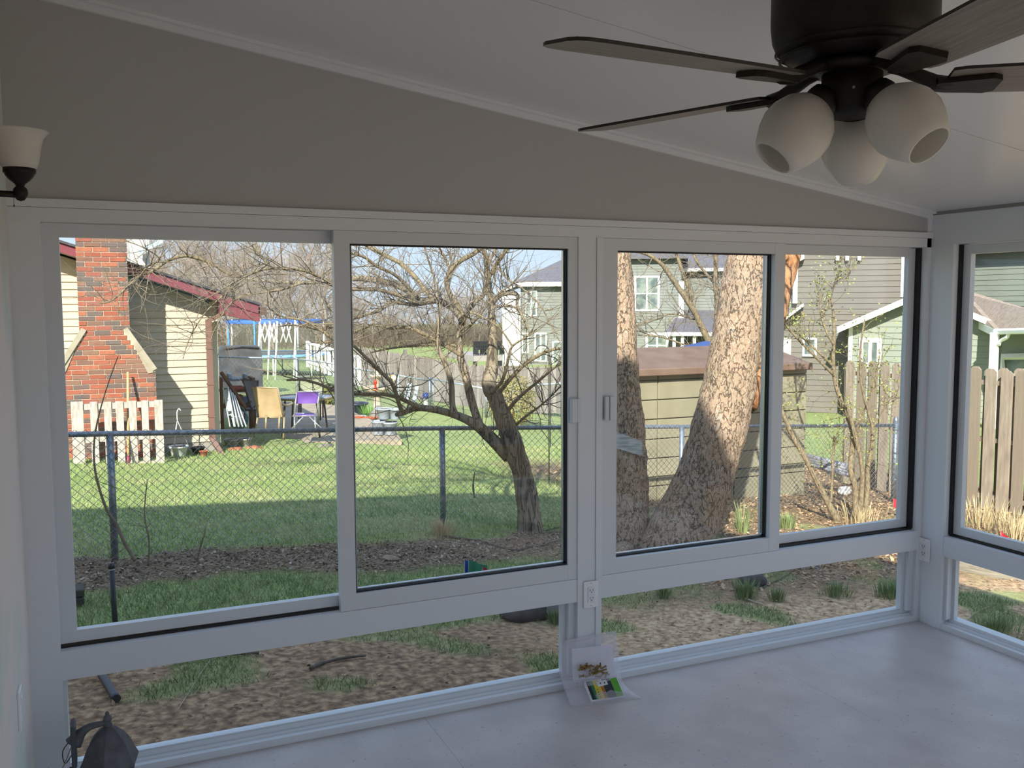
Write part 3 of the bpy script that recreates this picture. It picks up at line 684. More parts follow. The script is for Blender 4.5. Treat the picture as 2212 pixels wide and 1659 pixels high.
p = gnd(1135, 1330); rock('boulder', 'dark mossy boulder left of the rounded grey boulder', 'stone', p + Vector((0, 0, .03)), .14, M('dark_stone', '#5a504c', .9, '#3d3532', 7, .3), 4.4, (1.3, 1, .6))
p = gnd(1625, 1260); rock('boulder', 'dark stone half buried below the leaning trunk', 'stone', p + Vector((0, 0, .02)), .09, MATS['dark_stone'], 7.4, (1.2, 1, .7))
p = gnd(228, 1362); rock('boulder', 'pale stone beside the black drain pipe', 'stone', p, .05, M('pale_rock', '#b9b0a4', .9, '#8e867c', 9), 2.4)
def stick(px1, py1, px2, py2, r_, label, bend=.04, mat=None, cat='twig'):
    a, b = gnd(px1, py1), gnd(px2, py2); mid = a.lerp(b, .5) + Vector((rnd.uniform(-bend, bend), rnd.uniform(-bend, bend), 0))
    pts = [Vector((p.x, p.y, Zg(p.x, p.y) + r_ + .004)) for p in spline([a, a.lerp(mid, .6) + Vector((0, bend * .4, 0)), mid, b], 4)]
    return single('fallen_branch' if r_ > .006 else 'fallen_twig', MB().tube(pts, [r_ * (1 - .5 * i / len(pts)) for i in range(len(pts))], 7, jit=.2, jf=20), mat or M('dead_wood', '#6f6257', .9, '#4a4038', 14), label, cat, tuple(a), org=a)
stick(670, 1446, 790, 1420, .012, 'short weathered stick lying on the bare dirt in the left low pane', cat='branch')
stick(560, 1417, 345, 1440, .009, 'thin bare branch lying at the edge of the grass in the left low pane', cat='branch')
stick(455, 1430, 382, 1540, .0035, 'pale bent twig on the dirt near the old lantern', .03, M('pale_twig', '#b7a88f', .85))
stick(960, 1160, 1115, 1195, .012, 'fallen branch lying in the leaves left of the small tree', .05, cat='branch')
stick(1115, 1195, 1215, 1170, .010, 'fallen branch ending at the frame right of the small tree', .03, cat='branch')
stick(1240, 1135, 1130, 1165, .007, 'thin fallen branch crossing the foot of the small tree', .03, cat='branch')
stick(1640, 1275, 1720, 1235, .006, 'straight thin twig on the leaf litter in the right low pane', .02)
stick(1610, 1300, 1660, 1315, .008, 'pale broken stick near the grass tuft in the right low pane', .01, MATS['pale_twig'])
stick(2085, 1345, 2150, 1305, .005, 'pale twig lying in the grass beyond the right wall', .02, MATS['pale_twig'])
stick(2110, 1360, 2180, 1320, .004, 'second pale twig lying parallel beyond the right wall', .02, MATS['pale_twig'])
lp = gnd(845, 1212)
lf_ = MB().add([(-.075, 0, .03), (-.03, -.035, .01), (.03, -.03, .004), (.085, -.005, .0), (.045, .025, .02), (.0, .04, .035), (-.04, .03, .04), (0, 0, .025)], [(7, i, (i + 1) % 7) for i in range(7)])
single('dead_leaf', lf_, M('curled_leaf', '#a08a70', .8, '#7b6753', 20), 'large curled tan leaf at the edge of the grass strip', 'leaf', tuple(lp + Vector((0, 0, .01))))
# grass tufts in the right low pane
def tuft(px, py, h, cnt, label, mat=None, spread=.06):
    p = gnd(px, py); m = MB()
    for k in range(cnt):
        a = rnd.uniform(0, 2 * PI); r_ = rnd.uniform(0, spread); d = Vector((math.cos(a), math.sin(a), 0)); q = d * r_
        w_ = d.cross(Vector((0, 0, 1))) * .004; hh = h * rnd.uniform(.6, 1.1); tip = q + d * hh * rnd.uniform(.1, .6) + Vector((0, 0, hh))
        m.add([q - w_, q + w_, q.lerp(tip, .6) + w_ * .8 + Vector((0, 0, hh * .1)), tip, q.lerp(tip, .6) - w_ * .8 + Vector((0, 0, hh * .1))], [(0, 1, 2, 4), (4, 2, 3)])
    return single('grass_tuft', m, mat or gmat1, label, 'grass', tuple(p))
tuft(1610, 1296, .15, 160, 'tall green grass tuft in the middle of the right low pane', spread=.09)
tuft(1678, 1300, .1, 90, 'small grass tuft right of the tall one in the right low pane')
tuft(1810, 1285, .09, 120, 'broad low grass tuft near the right end of the right low pane', spread=.12)
tuft(1925, 1290, .11, 200, 'leafy green clump at the right edge of the right low pane', spread=.15)
tuft(1435, 1290, .08, 90, 'small green tuft on the dirt right of the center post')
tuft(1200, 1345, .08, 90, 'small tuft in front of the rounded grey boulder')
tuft(1700, 1140, .16, 120, 'green daffodil shoots under the shrub stems', spread=.1)
tuft(1605, 1150, .3, 70, 'tall thin green shoots right of the leaning trunk', spread=.1)
straw = M('dry_straw', '#c2ad84', .85)
tuft(2120, 1135, .3, 150, 'dry straw colored grass clump beyond the right wall', straw, .35)
tuft(2190, 1165, .3, 120, 'dry straw grass clump at the right edge of the picture', straw, .3)
tuft(1860, 1130, .2, 120, 'dry straw grass around the shrub foot', straw, .35)
tuft(955, 1158, .16, 110, 'dry brown grass clump at the foot of the middle fence post', straw, .1)
tuft(2150, 1370, .12, 220, 'wide green weed patch beyond the right low pane', spread=.2)
# ================================================================== chain link fence
galv = M('galvanised_steel', '#7d8590', .4, '#9aa2ab', 20, metal=.7)
wire_m = M('galvanised_wire', '#9aa0a4', .4, metal=.6)
FA, FB, FC = Vector((-7.6, 3.72, 0)), Vector((-.81, 4.83, 0)), Vector((5.53, 5.31, 0))
def fpt(s): return FA.lerp(FB, s) if s <= 1 else FB.lerp(FC, s - 1)
RH = {}
A_, B_, C_ = at(237, 937, 7.01), at(955, 925, 8.76), at(1935, 919, 11.8)
def rail_z(p):
    x = p.x
    if x < B_.x: return A_.z + (B_.z - A_.z) * (x - A_.x) / (B_.x - A_.x)
    return B_.z + (C_.z - B_.z) * (x - B_.x) / (C_.x - B_.x)
FA = Vector((A_.x - (B_.x - A_.x) * 1.2, A_.y - (B_.y - A_.y) * 1.2, 0)); FB = Vector((B_.x, B_.y, 0)); FC = Vector((C_.x, C_.y, 0))
cf = thing('chain_link_fence', 'grey chain link fence with a top rail running across the yard', 'fence', (FB.x, FB.y, T(FB.x, FB.y)))
o_ = cf.location
for a, b in ((FA, FB), (FB, FC)):
    obj('top_rail', MB().tube([Vector((a.x, a.y, rail_z(a))), Vector((b.x, b.y, rail_z(b)))], .021, 12), galv, cf, o_)
posts = [Vector((A_.x - 2.95, A_.y - .62, 0)), Vector((A_.x, A_.y, 0)), FB, on(1473, 918, 1, 5.1), FC]
for p in posts:
    zt_ = rail_z(p); p = Vector((p.x, p.y, 0))
    end = p.x > 5
    pm = obj('post', MB().tube([(p.x, p.y, T(p.x, p.y) - .1), (p.x, p.y, zt_ - (0 if not end else -.06))], .028 if not end else .034, 12), galv, cf, o_)
    if end: obj('post_cap', MB().lathe([(.034, -.03), (.036, .0), (.03, .03), (.014, .045), (.01, .06), (0, .065)], 12, Matrix.Translation((p.x, p.y, zt_ + (.06 if end else 0)))), galv, pm, o_)
    if end:
        for dz in (.05, .35, .7): obj('tension_band', MB().lathe([(.037, -.012), (.039, 0), (.037, .012)], 12, Matrix.Translation((p.x, p.y, zt_ - dz))), galv, pm, o_)
def mesh_fabric(a, b, pitch, rr_, topf, botf, off):
    m = MB(); d = (b - a); L_ = Vector((d.x, d.y, 0)).length; d = Vector((d.x, d.y, 0)) / L_; nrm_ = Vector((-d.y, d.x, 0)) * rr_
    H = 1.12
    for fam, sg in ((0, 1), (1, -1)):
        s = -H
        while s < L_ + H:
            pts = []
            for k in (0, 1):
                t = k * H; u = s + sg * (t - H / 2) * 1.0 * (pitch / .072) * .96
                pts.append((u, t))
            (u0, t0), (u1, t1) = pts
            # clip in u
            lo_, hi_ = 0.0, 1.0
            du = u1 - u0
            for lim, sign in ((0, 1), (L_, -1)):
                f0, f1 = sign * (u0 - lim), sign * (u1 - lim)
                if f0 < 0 and f1 < 0: lo_, hi_ = 1, 0
                elif f0 < 0: lo_ = max(lo_, f0 / (f0 - f1))
                elif f1 < 0: hi_ = min(hi_, f0 / (f0 - f1))
            if hi_ - lo_ > 1e-3:
                seg = []
                for f in (lo_, hi_):
                    u = u0 + du * f; t = t0 + (t1 - t0) * f; p = a + d * u
                    bz, tz = botf(p), topf(p); seg.append(Vector((p.x, p.y, bz + (tz - bz) * t / H)) + nrm_ * (off + (1 if sg > 0 else -1)))
                m.tube(seg, rr_, 4, cap=False, smooth=False)
            s += pitch
    return m
for a, b in ((FA, FB), (FB, FC)):
    obj('wire_mesh', mesh_fabric(a, b, .072, .0021, lambda p: rail_z(p) + .035, lambda p: T(p.x, p.y) + .02, -1.5 * 9), wire_m, cf, o_, kind='stuff')

# ================================================================== trees
bark_d = barkmat('grey_brown_bark', ['#6b6154', '#8a7d6b', '#9b8d78', '#7b6f60'], '#4a4037', 16, .12)
bark_l = M('tan_bark', '#96866a', .9, '#6b5d49', 12, .7, stretch=(5, 5, 2), lo=.35, hi=.65)
twig_m = M('twig_bark', '#8d7d66', .9, '#665a4b', 6)
def limb(m, pts, dep, wid, n_=10, k=5, jit=.08):
    """photo polyline + depths + widths in photo pixels -> tube; returns the smooth point list and radii"""
    N = len(pts); P3 = []; rad = []
    for i, (x, y) in enumerate(pts):
        f = i / (N - 1); d = dep[0] + (dep[1] - dep[0]) * f if len(dep) == 2 else dep[i]
        P3.append(at(x, y, d)); w_ = wid[0] + (wid[-1] - wid[0]) * f if len(wid) == 2 else wid[i]
        rad.append(w_ * d / FPX / 2)
    S = spline(P3, k); Rr = lerpr(rad, k)
    m.tube(S, Rr, n_, jit=jit, jf=6); return S, Rr
def sprout(m, S, Rr, rg, cnt, lmin, lmax, depth=2, r0=.0045, up=.35, along=.5, t0=.1, leaves=None, lcount=0):
    """random bare twigs along a limb"""
    for c in range(cnt):
        i = int(rg.uniform(t0, .98) * (len(S) - 1)); p = S[i]; d = (S[min(i + 1, len(S) - 1)] - S[max(0, i - 1)]).normalized()
        rv = Vector((rg.gauss(0, 1), rg.gauss(0, 1), rg.gauss(0, 1) + up)).normalized()
        v = (d * along + rv).normalized(); L_ = rg.uniform(lmin, lmax); rr_ = min(Rr[i] * .6, r0 * rg.uniform(.7, 1.3))
        pts = [p]; q = p.copy(); nseg = 5
        for s in range(nseg):
            v = (v + Vector((rg.gauss(0, .18), rg.gauss(0, .18), rg.gauss(0, .18) + .03))).normalized(); q = q + v * (L_ / nseg); pts.append(q.copy())
        rd = [rr_ * (1 - .75 * s / nseg) for s in range(nseg + 1)]
        m.tube(pts, rd, 4 if depth < 2 else 5, cap=False)
        if leaves is not None:
            for _ in range(lcount):
                b = pts[rg.randint(1, nseg)]; a = Vector((rg.gauss(0, 1), rg.gauss(0, 1), rg.gauss(0, 1))).normalized() * rg.uniform(.02, .036)
                s2 = a.cross(Vector((rg.gauss(0, 1), rg.gauss(0, 1), 1))).normalized() * a.length * .35
                leaves.add([b, b + a * .5 + s2, b + a, b + a * .5 - s2], [(0, 1, 2, 3)])
        if depth > 1: sprout(m, pts, rd, rg, rg.randint(2, 4), L_ * .3, L_ * .65, depth - 1, rr_ * .6, up * .6, .6, .2, leaves, lcount)

# ---- the small bare tree with the low left limb
rg = random.Random(3)
base = gnd(1146, 1152)
D = 8.9
tr = thing('bare_tree', 'small leaning multi limbed bare tree in front of the chain link fence', 'tree', tuple(base)); o_ = tr.location
tm = MB()
tS, tR = limb(tm, [(1148, 1172), (1145, 1130), (1139, 1075), (1126, 1020), (1108, 965), (1094, 920), (1080, 884), (1068, 855), (1056, 830), (1062, 795), (1064, 750), (1063, 700), (1060, 655), (1054, 605), (1050, 560), (1040, 515), (1030, 470)], [D, D, D, D, D - .05, D - .1, D - .1, D - .1, D - .1, D, D, D, D, D + .1, D + .1, D + .1, D + .1], [66, 54, 48, 43, 46, 41, 37, 36, 33, 27, 21, 18, 17, 14, 12, 9, 6], 18, 6, .16)
obj('trunk', tm, bark_d, tr, o_)
LIMBS = [
 ('a', [(1100, 985), (1065, 950), (1029, 918), (981, 895), (928, 883), (897, 882), (873, 891), (856, 896)], (D, D - .5), (34, 28, 24, 17, 14, 14, 11, 9), 12, 14),
 ('a1', [(906, 880), (886, 870), (859, 859), (833, 852), (806, 851), (761, 851), (733, 848), (698, 833), (659, 821), (619, 821)], (D - .4, D - .9), (10, 5), 9, 18),
 ('a2', [(868, 888), (862, 873), (854, 846), (843, 823), (820, 802), (786, 768), (760, 745), (724, 735), (698, 717), (659, 693), (609, 683), (569, 652)], (D - .45, D - 1.3), (10, 4), 9, 26),
 ('b', [(980, 893), (977, 870), (974, 825), (960, 782), (948, 750), (947, 706), (950, 672), (944, 640), (938, 600), (920, 545), (915, 500)], (D - .3, D - .2), (15, 14, 13, 11, 10, 9, 9, 7, 5, 4, 3), 9, 18),
 ('c', [(1040, 930), (1022, 878), (1008, 821), (994, 763), (993, 718), (1003, 683), (1022, 656), (1045, 635), (1050, 600), (1056, 569), (1070, 537), (1082, 490)], (D - .2, D + .3), (20, 18, 16, 14, 13, 13, 11, 10, 8, 7, 6, 4), 10, 18),
 ('c1', [(996, 690), (985, 672), (969, 660), (939, 648), (905, 649), (877, 624), (838, 610), (797, 603), (756, 602), (720, 605), (652, 611), (560, 606), (500, 596)], (D - .1, D + .9), (15, 14, 14, 15, 17, 16, 15, 13, 12, 10, 8, 6, 4), 10, 34),
 ('c2', [(939, 650), (905, 654), (854, 636), (809, 625), (756, 624), (720, 612), (690, 598), (652, 584), (582, 580), (535, 595), (507, 609), (467, 632)], (D - .1, D - 1.5), (11, 9, 8, 8, 8, 7, 7, 6, 5, 4, 4, 3), 9, 34),
 ('c3', [(905, 648), (877, 615), (850, 592), (816, 576), (786, 555), (756, 546), (720, 528), (680, 505)], (D, D - .8), (8, 8, 7, 7, 6, 6, 5, 4), 8, 18),
 ('c4', [(939, 645), (928, 637), (900, 603), (868, 571), (829, 550), (786, 527), (740, 500)], (D, D + .6), (10, 10, 10, 10, 9, 8, 7), 9, 16),
 ('c5', [(937, 648), (900, 658), (868, 655), (843, 655), (820, 670), (790, 680), (758, 690), (724, 703), (690, 712), (659, 705), (612, 702)], (D - .1, D - .9), (9, 9, 8, 8, 8, 7, 7, 6, 5, 4, 3), 8, 26),
 ('d', [(1003, 683), (985, 655), (969, 628), (966, 603), (987, 569), (1026, 546), (1045, 525), (1060, 490)], (D, D + .5), (11, 11, 10, 11, 10, 10, 9, 7), 9, 12),
 ('d1', [(966, 603), (972, 585), (960, 555), (945, 528), (935, 495)], (D + .2, D + .6), (8, 7, 6, 5, 4), 8, 10),
 ('e', [(1056, 850), (1081, 829), (1093, 797), (1099, 770), (1107, 748), (1134, 730), (1165, 712)], (D - .2, D - .7), (9, 8, 7, 6, 5, 4, 2), 8, 10),
 ('e1', [(1107, 748), (1086, 717), (1070, 701), (1033, 680), (1012, 674)], (D - .4, D - .5), (4, 4, 4, 4, 4), 7, 5),
 ('f', [(1070, 860), (1093, 829), (1126, 793), (1159, 770), (1192, 756), (1225, 750), (1260, 735)], (D - .1, D - .6), (10, 10, 9, 8, 7, 6, 4), 9, 8),
 ('g', [(1098, 886), (1112, 868), (1139, 843), (1166, 821), (1192, 799), (1225, 775)], (D - .1, D - .5), (9, 8, 7, 6, 5, 4), 8, 6),
 ('h', [(1108, 925), (1131, 903), (1164, 879), (1186, 860), (1215, 830)], (D, D - .5), (7, 6, 4, 4, 3), 7, 12),
 ('i', [(1060, 650), (1054, 610), (1067, 580), (1083, 555), (1097, 534), (1112, 500)], (D, D - .2), (9, 9, 9, 9, 8, 7), 8, 12),
 ('j', [(1062, 660), (1083, 637), (1118, 637), (1117, 658), (1134, 695)], (D, D - .4), (9, 9, 8, 7, 4), 8, 8),
 ('j1', [(1064, 665), (1090, 660), (1115, 666), (1134, 695), (1145, 725)], (D, D - .3), (6, 6, 6, 5, 3), 7, 6),
 ('k', [(1067, 600), (1072, 578), (1097, 603), (1129, 624), (1164, 656), (1187, 695), (1198, 729)], (D, D - .8), (5, 4, 4, 4, 4, 3, 2), 7, 10),
 ('l', [(1000, 770), (960, 745), (941, 734), (882, 708), (838, 708), (806, 702), (758, 720), (724, 735), (690, 742)], (D - .1, D + .3), (9, 9, 9, 9, 8, 7, 6, 5, 3), 8, 18),
 ('m', [(994, 760), (987, 748), (945, 745), (900, 746), (846, 752), (800, 762)], (D, D + .6), (7, 7, 6, 6, 5, 3), 7, 8),
 ('n', [(995, 720), (1020, 700), (1045, 670), (1070, 640), (1110, 610), (1140, 575)], (D, D - .5), (6, 5, 4, 4, 3, 2), 7, 8),
 ('o', [(652, 611), (610, 625), (560, 633), (520, 640), (490, 665), (470, 700), (455, 735)], (D + .4, D + .2), (5, 5, 4, 4, 4, 3, 2), 7, 22),
 ('p', [(500, 596), (450, 566), (405, 553), (365, 562), (330, 585), (298, 600), (275, 620), (240, 650), (215, 655)], (D + .9, D + .4), (7, 7, 7, 7, 6, 5, 5, 4, 2), 7, 34),
 ('q', [(300, 600), (320, 575), (345, 560), (310, 535), (270, 520)], (D + .4, D), (4, 4, 3, 3, 2), 6, 12),
 ('s', [(582, 580), (560, 545), (545, 500)], (D - 1, D - 1), (4, 4, 3), 6, 8),
 ('t', [(535, 596), (480, 640), (440, 680), (410, 730), (395, 775)], (D - 1, D - 1.2), (4, 4, 3, 3, 2), 6, 16),
]
twm = MB()
for nm, pts, dep, wid, n_, ns in LIMBS:
    m = MB(); S, Rr = limb(m, pts, dep, wid, n_, 5, .1)
    obj('branch', m, bark_d if wid[0] > 12 else bark_l, tr, o_)
    sprout(twm, S, Rr, rg, int(ns * 1.9), .25, .75, 2, .0048, .3)
sprout(twm, tS[60:], tR[60:], rg, 22, .3, .9, 2, .005, .3)
obj('twigs', twm, twig_m, tr, o_, kind='stuff')

# ---- the big flaky barked tree
bark_f = barkmat('flaky_bark', ['#6b5c50', '#94836f', '#b09a82', '#a88670', '#c0ad96', '#8f877c'], '#6a5749', 22, .45, crackw=.03, dist=.15)
bb = gnd(1420, 1200); DB = 8.25
bt = thing('big_tree', 'large tree with two flaky barked trunks right of the center post', 'tree', tuple(bb)); o_ = bt.location
def barktube(S, Rr, n_, amp, f):
    m = MB(); b = 0; up = None; vs = []
    for i, p in enumerate(S):
        d = (S[min(i + 1, len(S) - 1)] - S[max(0, i - 1)]).normalized()
        up = d.orthogonal().normalized() if up is None else (up - d * up.dot(d)).normalized()
        sd = d.cross(up)
        for k in range(n_):
            a = 2 * PI * k / n_; q = up * math.cos(a) + sd * math.sin(a); h = p + q * Rr[i]
            e = noise.fractal(Vector((h.x * f, h.y * f, h.z * f * .55)), 1.0, 2.0, 3); v = noise.noise(Vector((h.x * 2, h.y * 2, h.z * 1.2)))
            pl = round((noise.noise(Vector((h.x * f * .9, h.y * f * .9, h.z * f * .45 + 7)))) * 3) / 3
            vs.append(h + q * (amp * (.5 * e + .8 * pl) + Rr[i] * .1 * v))
    m.add(vs, [(i * n_ + k, i * n_ + (k + 1) % n_, (i + 1) * n_ + (k + 1) % n_, (i + 1) * n_ + k) for i in range(len(S) - 1) for k in range(n_)] + [tuple(range(n_ - 1, -1, -1)), tuple(range((len(S) - 1) * n_, len(S) * n_))], True)
    return m
def bigtrunk(pts, dep, wid, n_=72, k=18, amp=.016, f=15):
    P3 = [at(x, y, d) for (x, y), d in zip(pts, dep)]; rad = [w_ * d / FPX / 2 for w_, d in zip(wid, dep)]
    return barktube(spline(P3, k), lerpr(rad, k), n_, amp, f)
obj('trunk', bigtrunk([(1440, 1225), (1470, 1160), (1500, 1090), (1530, 1010), (1552, 930), (1570, 850), (1586, 760), (1604, 660), (1622, 560), (1638, 470), (1650, 390)], [DB + .05] * 3 + [DB + .03, DB, DB, DB, DB, DB, DB, DB], [185, 150, 130, 122, 117, 112, 108, 104, 98, 92, 86]), bark_f, bt, o_)
obj('trunk', bigtrunk([(1345, 1225), (1352, 1150), (1360, 1080), (1362, 1000), (1358, 920), (1350, 840), (1342, 740), (1336, 640), (1330, 540), (1324, 450), (1318, 370)], [DB + .15] * 11, [160, 105, 80, 70, 66, 66, 66, 64, 62, 58, 54], 56), bark_f, bt, o_)
obj('trunk', bigtrunk([(1600, 870), (1640, 790), (1672, 690), (1698, 590), (1722, 500), (1740, 420)], [DB + .1, DB + .25, DB + .3, DB + .35, DB + .4, DB + .4], [70, 52, 46, 42, 40, 38], 36, 12, .022, 14), barkmat('peeling_bark', ['#5b3f2c', '#9a6a45', '#b98a62', '#7b4e33'], '#2e2018', 9, .4, crackw=.08), bt, o_, )
rt = MB()
for pts, w_ in (([(1480, 1190), (1440, 1215), (1400, 1240), (1370, 1262)], (60, 40, 26, 10)), ([(1500, 1190), (1530, 1215), (1560, 1235)], (60, 36, 14)), ([(1350, 1190), (1335, 1220), (1320, 1245)], (50, 34, 12))):
    g_ = [gnd(*q_) + Vector((0, 0, .02)) for q_ in pts]; rt.tube(spline(g_, 4), lerpr([a * DB / FPX / 2 for a in w_], 4), 12, jit=.2)
obj('roots', rt, bark_f, bt, o_)
bd = [at(1322, 930, DB - .02), at(1387, 952, DB - .02), at(1387, 985, DB - .02), at(1322, 965, DB - .02)]
bdm = MB().add([p - _fw * .02 for p in bd] + [p - _fw * .005 for p in bd], [(0, 3, 2, 1), (4, 5, 6, 7), (0, 1, 5, 4), (1, 2, 6, 5), (2, 3, 7, 6), (3, 0, 4, 7)])
single('nailed_board', bdm, M('weathered_white_board', '#b9b9b0', .8, '#8d8d86', 9, stretch=(1, 1, 8)), 'weathered pale board fixed across the left trunk of the big tree', 'board', tuple(bd[3]), org=bd[3])

# ---- budding shrub with several stems
sb = gnd(1838, 1120); DS = 10.25
sh = thing('budding_shrub', 'tall multi stemmed shrub with small fresh leaves near the fence end', 'shrub', tuple(sb)); o_ = sh.location
SL = [([(1810, 1126), (1788, 1085), (1762, 1035), (1735, 981), (1712, 942), (1686, 883), (1665, 830)], (17, 14, 12, 11, 10, 9, 7)),
      ([(1846, 1128), (1848, 1057), (1837, 1014), (1842, 962), (1840, 927), (1827, 890), (1814, 860), (1802, 811), (1800, 766), (1802, 725), (1800, 674), (1796, 635), (1808, 598), (1818, 550), (1822, 510)], (15, 12, 11, 11, 11, 10, 10, 9, 8, 7, 6, 5, 5, 4, 3)),
      ([(1856, 1128), (1863, 1035), (1859, 992), (1848, 945), (1838, 905), (1826, 870)], (13, 10, 9, 9, 8, 7)),
      ([(1866, 1124), (1874, 1057), (1874, 1014), (1883, 970), (1885, 927), (1877, 894), (1866, 855), (1858, 800), (1860, 740), (1868, 690)], (13, 11, 10, 9, 8, 7, 6, 5, 4, 3)),
      ([(1800, 809), (1763, 772), (1732, 741), (1695, 700), (1670, 670)], (7, 6, 6, 5, 3)),
      ([(1799, 790), (1767, 760), (1742, 737), (1715, 715)], (6, 5, 4, 3)),
      ([(1801, 745), (1785, 715), (1775, 684), (1771, 647), (1760, 600)], (6, 5, 5, 4, 2)),
      ([(1776, 686), (1790, 650), (1803, 615), (1830, 590), (1845, 570)], (4, 4, 3, 3, 2)),
      ([(1885, 925), (1905, 890), (1925, 860), (1945, 835)], (4, 3, 3, 2)),
      ([(1845, 940), (1870, 880), (1890, 820), (1900, 770)], (5, 4, 3, 2)),
      ([(1795, 1085), (1798, 1030), (1800, 975), (1802, 945)], (6, 5, 5, 5))]
stw = MB(); slv = MB()
for i, (pts, wid) in enumerate(SL):
    m = MB(); dd = DS + rg.uniform(-.25, .25); S, Rr = limb(m, pts, (DS, dd), wid, 9, 4, .1)
    obj('stem', m, bark_l, sh, o_)
    sprout(stw, S[len(S) // 3:], Rr[len(S) // 3:], rg, 14, .2, .55, 2, .0038, .5, .5, .1, slv, 3)
obj('twigs', stw, twig_m, sh, o_, kind='stuff'); obj('leaves', slv, M('fresh_leaves', '#7f9447', .6, '#a8a35c', 5), sh, o_, kind='stuff')

# ---- small tree behind the storage shed
DT = 14.0; tb = G(at(1545, 700, DT).x, at(1545, 700, DT).y)
t2 = thing('bare_tree', 'bare tree with a forked stem behind the storage shed', 'tree', tuple(tb)); o_ = t2.location
m = MB(); m.tube([tb - Vector((0, 0, .1)), at(1545, 850, DT), at(1543, 756, DT)], [.1, .085, .07], 12, jit=.1); obj('trunk', m, bark_l, t2, o_)
tw2 = MB()
for pts, wid in (([(1543, 765), (1515, 704), (1497, 668), (1472, 631), (1448, 596), (1431, 573), (1402, 551), (1370, 543), (1340, 545)], (16, 14, 13, 12, 11, 9, 7, 6, 4)),
                 ([(1543, 765), (1548, 715), (1550, 663), (1546, 622), (1546, 571), (1546, 540), (1544, 490)], (17, 15, 13, 11, 10, 9, 7)),
                 ([(1494, 660), (1490, 640), (1484, 612), (1472, 581), (1460, 542), (1450, 500)], (9, 9, 8, 8, 7, 5)),
                 ([(1575, 660), (1556, 626), (1531, 598), (1505, 565), (1497, 540), (1490, 500)], (7, 7, 6, 6, 5, 4)),
                 ([(1550, 690), (1565, 660), (1575, 620), (1590, 570), (1600, 520)], (7, 6, 6, 5, 4)),
                 ([(1540, 770), (1510, 755), (1484, 747), (1433, 729), (1400, 725), (1378, 725)], (5, 4, 4, 4, 3, 2)),
                 ([(1500, 690), (1450, 678), (1420, 690), (1375, 702)], (4, 3, 3, 2))):
    m = MB(); S, Rr = limb(m, pts, (DT, DT + rg.uniform(-.6, .6)), wid, 9, 4, .1); obj('branch', m, bark_l, t2, o_)
    sprout(tw2, S, Rr, rg, 26, .25, .9, 2, .006, .2)
obj('twigs', tw2, twig_m, t2, o_, kind='stuff')

# ---- dead stalks and saplings by the fence
def stalk(pts, dep, wid, label, cnt=4):
    g0 = at(*pts[0], dep); t = thing('bare_sapling', label, 'sapling', tuple(g0)); m = MB(); tw = MB()
    S, Rr = limb(m, pts, (dep, dep), wid, 7, 4, .05); obj('stem', m, twig_m, t, g0); sprout(tw, S, Rr, rg, cnt, .15, .4, 1, .003, .4); obj('twigs', tw, twig_m, t, g0, kind='stuff')
stalk([(292, 1212), (268, 1170), (250, 1130), (228, 1095), (206, 1020), (204, 950), (218, 880), (240, 810), (255, 770)], 6.95, (8, 7, 7, 6, 5, 4, 3, 2, 2), 'thin curved sapling growing beside the left fence post', 8)
stalk([(320, 1222), (322, 1170), (312, 1110), (318, 1040)], 6.9, (5, 4, 3, 2), 'clump of short bare stalks right of the curved sapling', 14)
stalk([(425, 1215), (432, 1185), (440, 1160)], 7.1, (6, 4, 2), 'short bare stub in the leaf band under the fence', 6)
stalk([(1025, 1075), (1022, 1050), (1025, 1020)], 9.4, (5, 4, 3), 'dark snapped stem standing in the lawn behind the fence', 2)
# ================================================================== neighbours
def lap(parent, x0, x1, z0, z1, y, pitch, mat, top=None, t=.02, name='siding_board', joined=False):
    """lap siding facing -y in world coordinates relative to parent.location; top(x) clips at a sloped roof"""
    o_ = parent.location; J = MB(); z = z0
    while z < z1 - .01:
        zt_ = min(z + pitch, z1); a, b, a2, b2 = x0, x1, x0, x1
        if top:
            def clip(zz):
                inside = [x0 + (x1 - x0) * i / 200 for i in range(201) if top(x0 + (x1 - x0) * i / 200) >= zz]
                return (inside[0], inside[-1]) if inside else None
            c0, c1 = clip(z), clip(zt_)
            if not c0: break
            a, b = c0; a2, b2 = c1 if c1 else ((a + b) / 2,) * 2
        vs = [(a, y - t, z), (b, y - t, z), (b2, y - .002, zt_), (a2, y - .002, zt_), (a, y + .02, z), (b, y + .02, z), (b2, y + .02, zt_), (a2, y + .02, zt_)]
        m = J if joined else MB()
        m.add(vs, [(0, 1, 2, 3), (5, 4, 7, 6), (1, 0, 4, 5), (3, 2, 6, 7), (0, 3, 7, 4), (2, 1, 5, 6)])
        if not joined: obj(name, m, mat, parent, o_)
        z += pitch
    if joined: obj('lap_siding', J, mat, parent, o_, kind='stuff')
def B(parent, name, x0, x1, y0, y1, z0, z1, mat, label=None): return obj(name, MB().box(x0, x1, y0, y1, z0, z1), mat, parent, parent.location, label)
trim_w = M('white_trim', '#f2f1ec', .5)
pane_m = M('dark_window_pane', '#5f6a6a', .12, '#8d958c', 2.5, lo=.4, hi=.6)
